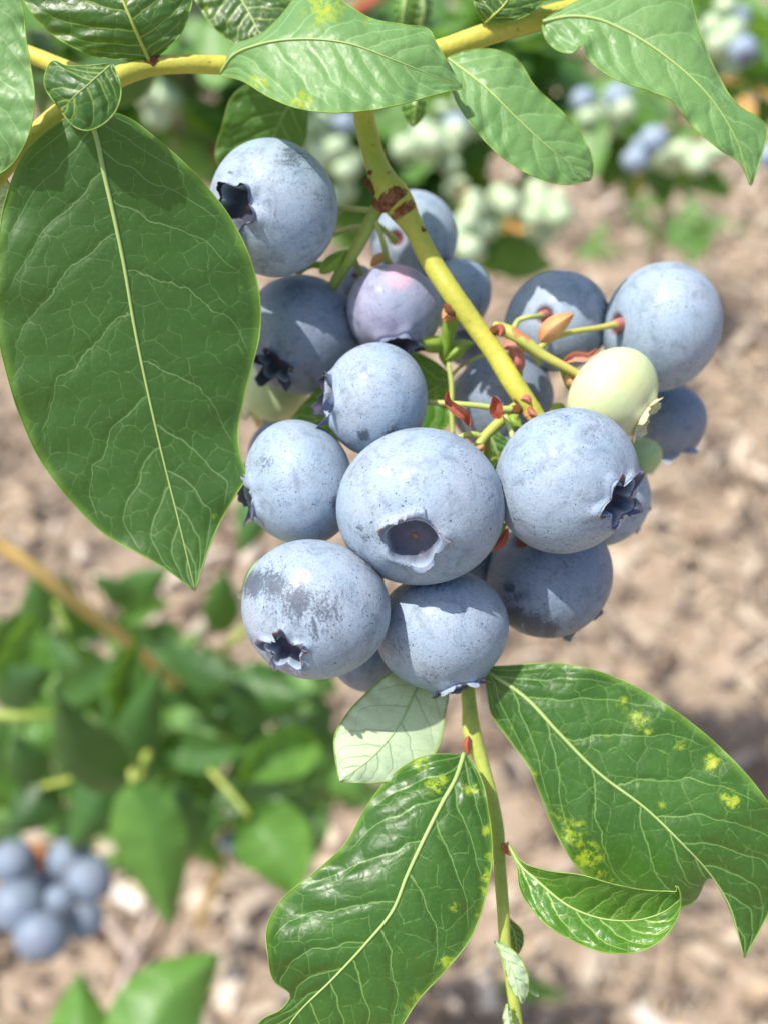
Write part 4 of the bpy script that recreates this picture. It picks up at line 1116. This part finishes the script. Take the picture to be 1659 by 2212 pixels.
# simple shared berry meshes for the far fruit: body with a crown dimple and lobes, one mesh
def far_berry_mesh(name, mat):
    nt, nph = 14, 20
    V = [];
    th = np.concatenate([np.linspace(0, .5, 5), np.linspace(.7, math.pi, nt - 5)])
    for t in th:
        for j in range(nph):
            p = 2 * math.pi * j / nph
            z = math.cos(t) * .88
            if t < .3: z -= .16
            elif t < .55: z += .05 + .05 * math.cos(5 * p)
            V.append([math.sin(t) * math.cos(p), math.sin(t) * math.sin(p), z])
    F = [[i*nph+j, (i+1)*nph+j, (i+1)*nph+(j+1) % nph, i*nph+(j+1) % nph] for i in range(nt-1) for j in range(nph)]
    bas = np.repeat((th < .42).astype(float), nph)
    V = np.array(V)
    return mesh_from(name, V, F, mat, {'bp': V * 1.0, 'basin': bas, 'rub': 0 * bas, 'pit': 0 * bas, 'pink': 0 * bas})
FB = far_berry_mesh('far_blueberry', M_berry)
FBD = far_berry_mesh('far_blueberry_dusky', M_berry_d)
FG = far_berry_mesh('far_unripe_berry', berry_material('far_unripe', (0.40, 0.53, 0.33), (0.50, 0.58, 0.38), (0.30, 0.42, 0.24), speck=.5, unripe=True))
def far_berry(x, y, D, rpx, blue, label, group, k=0):
    r_ = random.Random(int(x * 7 + y) + k)
    o = bpy.data.objects.new('blueberry' if blue else 'unripe_berry', FB if blue else FG)
    COL.objects.link(o)
    s = rpx * KPX * D * .001
    o.matrix_world = Matrix.Translation(Vector(P(x, y, D))) @ Matrix.Rotation(r_.uniform(1.6, 3.6), 4, 'X') @ Matrix.Rotation(r_.uniform(0, 6), 4, 'Z') @ Matrix.Diagonal((s, s, s, 1))
    tag(o, label, 'blueberry' if blue else 'berry', group)
    return o
for i, (x, y, D, r_, lb) in enumerate([
        (42, 1958, 385, 52, 'leftmost large berry of the blurred blue cluster at the lower left'),
        (92, 2022, 380, 46, 'lowest berry of the blurred blue cluster at the lower left'),
        (133, 1942, 378, 34, 'middle berry of the blurred blue cluster at the lower left'),
        (192, 1902, 385, 40, 'right hand berry of the blurred blue cluster, under the pointed leaf'),
        (28, 1862, 395, 38, 'upper left berry of the blurred blue cluster beside the orange dead leaf'),
        (150, 1856, 400, 44, 'topmost berry of the blurred blue cluster under the bush leaves'),
        (180, 1985, 405, 34, 'shaded lower right berry of the blurred blue cluster'),
        (100, 1900, 415, 40, 'shaded berry deep inside the blurred blue cluster'),
        (718, 1640, 430, 22, 'small blue berry glimpsed between bush leaves under the cluster'),
        (640, 1565, 430, 20, 'tiny blue berry glimpsed among the dark bush leaves'),
        (500, 1820, 400, 24, 'dark berry behind the sunlit hanging bush leaf')]):
    o_ = far_berry(x, y, D, r_ * 1.2 * (1 + .12 * math.sin(i * 2.3)), True, lb, 'blurred blueberries in the bush at the lower left', i); o_.data = FBD

# ================================================================== FAR BUSHES ACROSS THE TOP
def far_leaf_mesh(name, mat, seed):
    r = np.random.RandomState(seed)
    nv, nu = 9, 5
    V = []; phl = []; rim = []
    for i in range(nv):
        f = i / (nv - 1)
        w = .25 * math.sin(math.pi * f ** .8) ** .75
        for j in range(nu):
            u = -1 + 2 * j / (nu - 1)
            V.append([u * w, f, -.10 * math.sin(f * 3) + abs(u) * .07 * math.sin(math.pi * f) + .02 * r.randn() * (0 < f < 1)])
            phl.append((f - .2 * abs(u)) * 6); rim.append(1 - abs(u))
    V = np.array(V)
    F = [[i*nu+j, i*nu+j+1, (i+1)*nu+j+1, (i+1)*nu+j] for i in range(nv-1) for j in range(nu-1)]
    return mesh_from(name, V, F, mat, {'ph': phl, 'sp': np.full(len(V), 5.0), 'rim': rim, 'spot': np.zeros(len(V)), 'flat': V * 40})
FL = [far_leaf_mesh('far_leaf', m_, s_) for s_, m_ in enumerate([M_bg1, M_bg2, M_bg4, M_bg2, M_bg4, M_bg4])]
def scatter_leaf(parent, pos, r_, size):
    o = bpy.data.objects.new('leaf', r_.choice(FL))
    COL.objects.link(o); o.parent = parent
    tilt = Matrix.Rotation(r_.uniform(0, 6.28), 4, 'Z') @ Matrix.Rotation(r_.uniform(-1.0, .5), 4, 'X') @ Matrix.Rotation(r_.uniform(-.6, .6), 4, 'Y')
    o.matrix_local = Matrix.Translation(Vector(pos - root_loc(parent))) @ tilt @ Matrix.Diagonal((size, size, size, 1))
def far_bush(label, foot, blobs, nleaf, seed, trunks, lo=.026, hi=.042):
    """blobs: (x, y, D, rx, ry, rz mm) volumes of foliage"""
    r_ = random.Random(seed)
    root = thing('blueberry_bush', label, 'bush', foot, 'blurred blueberry bushes in the distance')
    tot = sum(b[3] * b[4] for b in blobs)
    for b in blobs:
        for i in range(int(nleaf * b[3] * b[4] / tot)):
            x = r_.gauss(b[0], b[3] * .5); y = r_.gauss(b[1], b[4] * .5)
            scatter_leaf(root, P(x, y, b[2] + r_.gauss(0, b[5] * .5)), r_, r_.uniform(lo, hi))
    for tpts in trunks:
        stem('stem', tpts, M_trunk, root, 20, 8)
    return root
M_trunk = simple_mat('old_cane_bark', (0.42, 0.34, 0.27), (0.32, 0.25, 0.19), 40, .8, .2, .0004)
M_redcane = simple_mat('red_cane', (0.50, 0.10, 0.06), (0.38, 0.09, 0.05), 40, .6, .3)
M_bgy = simple_mat('yellow_cane', (0.50, 0.44, 0.10), (0.44, 0.36, 0.09), 40, .6, .3)
B1 = far_bush('blurred bush behind the top left leaves with a grey brown cane', on_ground(420, 900)[0],
     [(450, 60, 452, 170, 90, 60), (520, 230, 452, 110, 130, 60), (170, 60, 435, 160, 110, 50), (620, 300, 452, 60, 120, 50)], 170, 21,
     [[(410, -60, 440, 58), (412, 60, 440, 56), (400, 200, 450, 50), (395, 330, 480, 46), (400, 600, 640, 44), (420, 900, 1000, 40)]])
stem('stem', [(380, 420, 420, 22), (450, 345, 420, 30), (500, 300, 424, 26), (560, 260, 430, 18)], M_redcane, B1, 16, 8, label='red cane')
stem('stem', [(740, 40, 440, 24), (800, 5, 440, 26), (860, -40, 440, 24)], M_redcane, B1, 10, 8)
bgleaf((340, 150), (60, 170), 130, 175, 190, M_bg3, 5, .08, 'dark blurred leaf close behind the small rounded leaf', parent=B1, seed=71)
bgleaf((60, 60), (90, 260), 110, 190, 205, M_bg3, 5, .08, parent=B1, seed=72)
B2 = far_bush('blurred bush with many pale unripe berries behind the yellow stem', on_ground(900, 760)[0],
     [(760, 300, 470, 130, 160, 50), (900, 380, 470, 120, 120, 50), (1060, 60, 452, 220, 70, 50), (900, 160, 470, 200, 130, 50), (1030, 480, 487, 60, 80, 30)], 330, 22,
     [[(960, 40, 487, 20), (950, 250, 487, 22), (940, 480, 640, 22), (900, 760, 1100, 20)]])
B3 = far_bush('blurred bush with berries behind the drooping top right leaf', on_ground(1400, 640)[0],
     [(1290, 200, 452, 110, 100, 40), (1400, 300, 470, 110, 70, 40), (1600, 110, 461, 90, 110, 40), (1570, 10, 452, 140, 40, 40), (1480, 370, 487, 60, 40, 30)], 95, 23,
     [[(1480, -60, 560, 20), (1470, 200, 496, 20), (1440, 420, 700, 20), (1400, 640, 1300, 18)]], .022, .036)
stem('stem', [(1500, 180, 480, 20), (1600, 190, 480, 26), (1700, 170, 480, 24)], M_bgy, B3, 12, 8)
stem('stem', [(1380, 210, 435, 12), (1390, 330, 435, 13), (1370, 420, 452, 12)], M_bgy, B3, 12, 8)
B4 = far_bush('low green seedling clump on the mulch under the drooping leaf', on_ground(1470, 560)[0],
     [(1490, 480, 1250, 70, 40, 60), (1400, 450, 1300, 40, 30, 40), (1500, 505, 1230, 60, 25, 40), (1300, 530, 1250, 40, 30, 40)], 60, 24, [])
B5 = far_bush('small green seedling on the mulch at the bottom', on_ground(1180, 2190)[0],
     [(1180, 2150, 870, 50, 25, 20)], 7, 25, [])
M_gold = simple_mat('golden_leaf', (0.66, 0.42, 0.12), (0.60, 0.30, 0.12), 60, .6, .3, trans=(.8, .5, .1))
rg = random.Random(3)
FLG = far_leaf_mesh('golden_leaf', M_gold, 8)
for q in range(16):
    gx0, gy0, gb = rg.choice([(1240, 230, B3), (1490, 110, B3), (960, 420, B2), (1580, 180, B3), (1040, 440, B2), (740, 210, B2)])
    o = bpy.data.objects.new('leaf', FLG); COL.objects.link(o); o.parent = gb
    o['label'] = 'small golden withered leaf'
    sz = rg.uniform(.009, .014)
    o.matrix_local = (Matrix.Translation(Vector(P(rg.gauss(gx0, 45), rg.gauss(gy0, 35), rg.uniform(380, 440)) - root_loc(gb)))
                      @ Matrix.Rotation(rg.uniform(0, 6.28), 4, 'Z') @ Matrix.Rotation(rg.uniform(-1, 1), 4, 'X') @ Matrix.Diagonal((sz, sz, sz, 1)))
gcl = 'pale unripe berries blurred in the far bushes'
rf = random.Random(9)
regions = [('pale green berry, one of the blurred bunch below the top left twig', (350, 210, 45, 40), 16),
           ('pale green berry, one of the blurred bunch left of the yellow stem', (715, 340, 50, 60), 18),
           ('pale green berry, one of the blurred bunch low beside the pale leaf tip', (1170, 455, 55, 50), 15),
           ('pale green berry, one of the blurred column right of the yellow stem', (1030, 470, 35, 80), 14),
           ('pale green berry, one of the blurred group between stem and soft leaf', (950, 310, 70, 60), 16),
           ('pale green berry, one of the blurred group behind the drooping leaf edge', (1290, 235, 70, 45), 10),
           ('pale green berry, one of the blurred bunch under the drooping leaf tip', (1490, 345, 55, 30), 12),
           ('pale green berry, one of the blurred bunch near the top right corner', (1550, 85, 55, 60), 16)]
cnt = 0
for lb, (cx_, cy_, rx_, ry_), n_ in regions:
    for q in range(n_):
        cnt += 1
        far_berry(rf.gauss(cx_, rx_ * .55), rf.gauss(cy_, ry_ * .55), rf.uniform(385, 430), rf.uniform(22, 31), False, lb, gcl, cnt)
for i, (x, y, lb) in enumerate([(1372, 345, 'dark blue blurred berry at the bottom of the pair under the drooping leaf'),
                                (1412, 300, 'brighter blue blurred berry at the top of the pair under the drooping leaf'),
                                (1392, 322, 'shaded berry between the blurred pair under the drooping leaf'),
                                (1605, 108, 'blurred blue berry beside pale ones at the right edge'),
                                (1590, 40, 'blurred blue berry near the top right corner'),
                                (1655, 335, 'blurred dark berry cut by the right edge beside the leaf tip'),
                                (745, 265, 'blurred bluish berry left of the yellow stem top'),
                                (915, 300, 'blurred bluish berry right of the yellow stem'),
                                (1260, 215, 'blurred grey blue berry beside the drooping leaf lower edge'),
                                (1335, 210, 'second blurred grey blue berry beside the drooping leaf lower edge'),
                                (985, 270, 'blurred bluish berry under the pale leaf tip')]):
    far_berry(x, y, rf.uniform(380, 400), rf.uniform(27, 33), True, lb, 'blurred blue berries in the far bushes', i)

# forked dead twig on the mulch
T0, dt = on_ground(250, 2120)
TW = thing('forked_twig', 'pale dead forked twig lying on the mulch at the bottom left', 'twig', T0)
def gstem(pts, wid, parent, mat, dz=.02):
    q = []
    for (x, y) in pts:
        w, d = on_ground(x, y)
        q.append(w + np.array([0, 0, dz]))
    q = np.array(q)
    s = np.stack([np.interp(np.linspace(0, 1, 24), np.linspace(0, 1, len(q)), q[:, k]) for k in range(3)], 1)
    V, F = tube_geo(s, np.linspace(wid, wid * .7, 24), 8, .15)
    link('twig', mesh_from('twig', V - root_loc(parent), F, mat), parent)
M_twig = simple_mat('dead_twig', (0.50, 0.40, 0.34), (0.38, 0.30, 0.25), 60, .8, .2, .0003)
gstem([(255, 2230), (275, 2150), (300, 2090)], .0042, TW, M_twig)
gstem([(300, 2090), (260, 2040), (215, 1990)], .004, TW, M_twig)
gstem([(300, 2090), (325, 2030), (345, 1990)], .003, TW, M_twig)
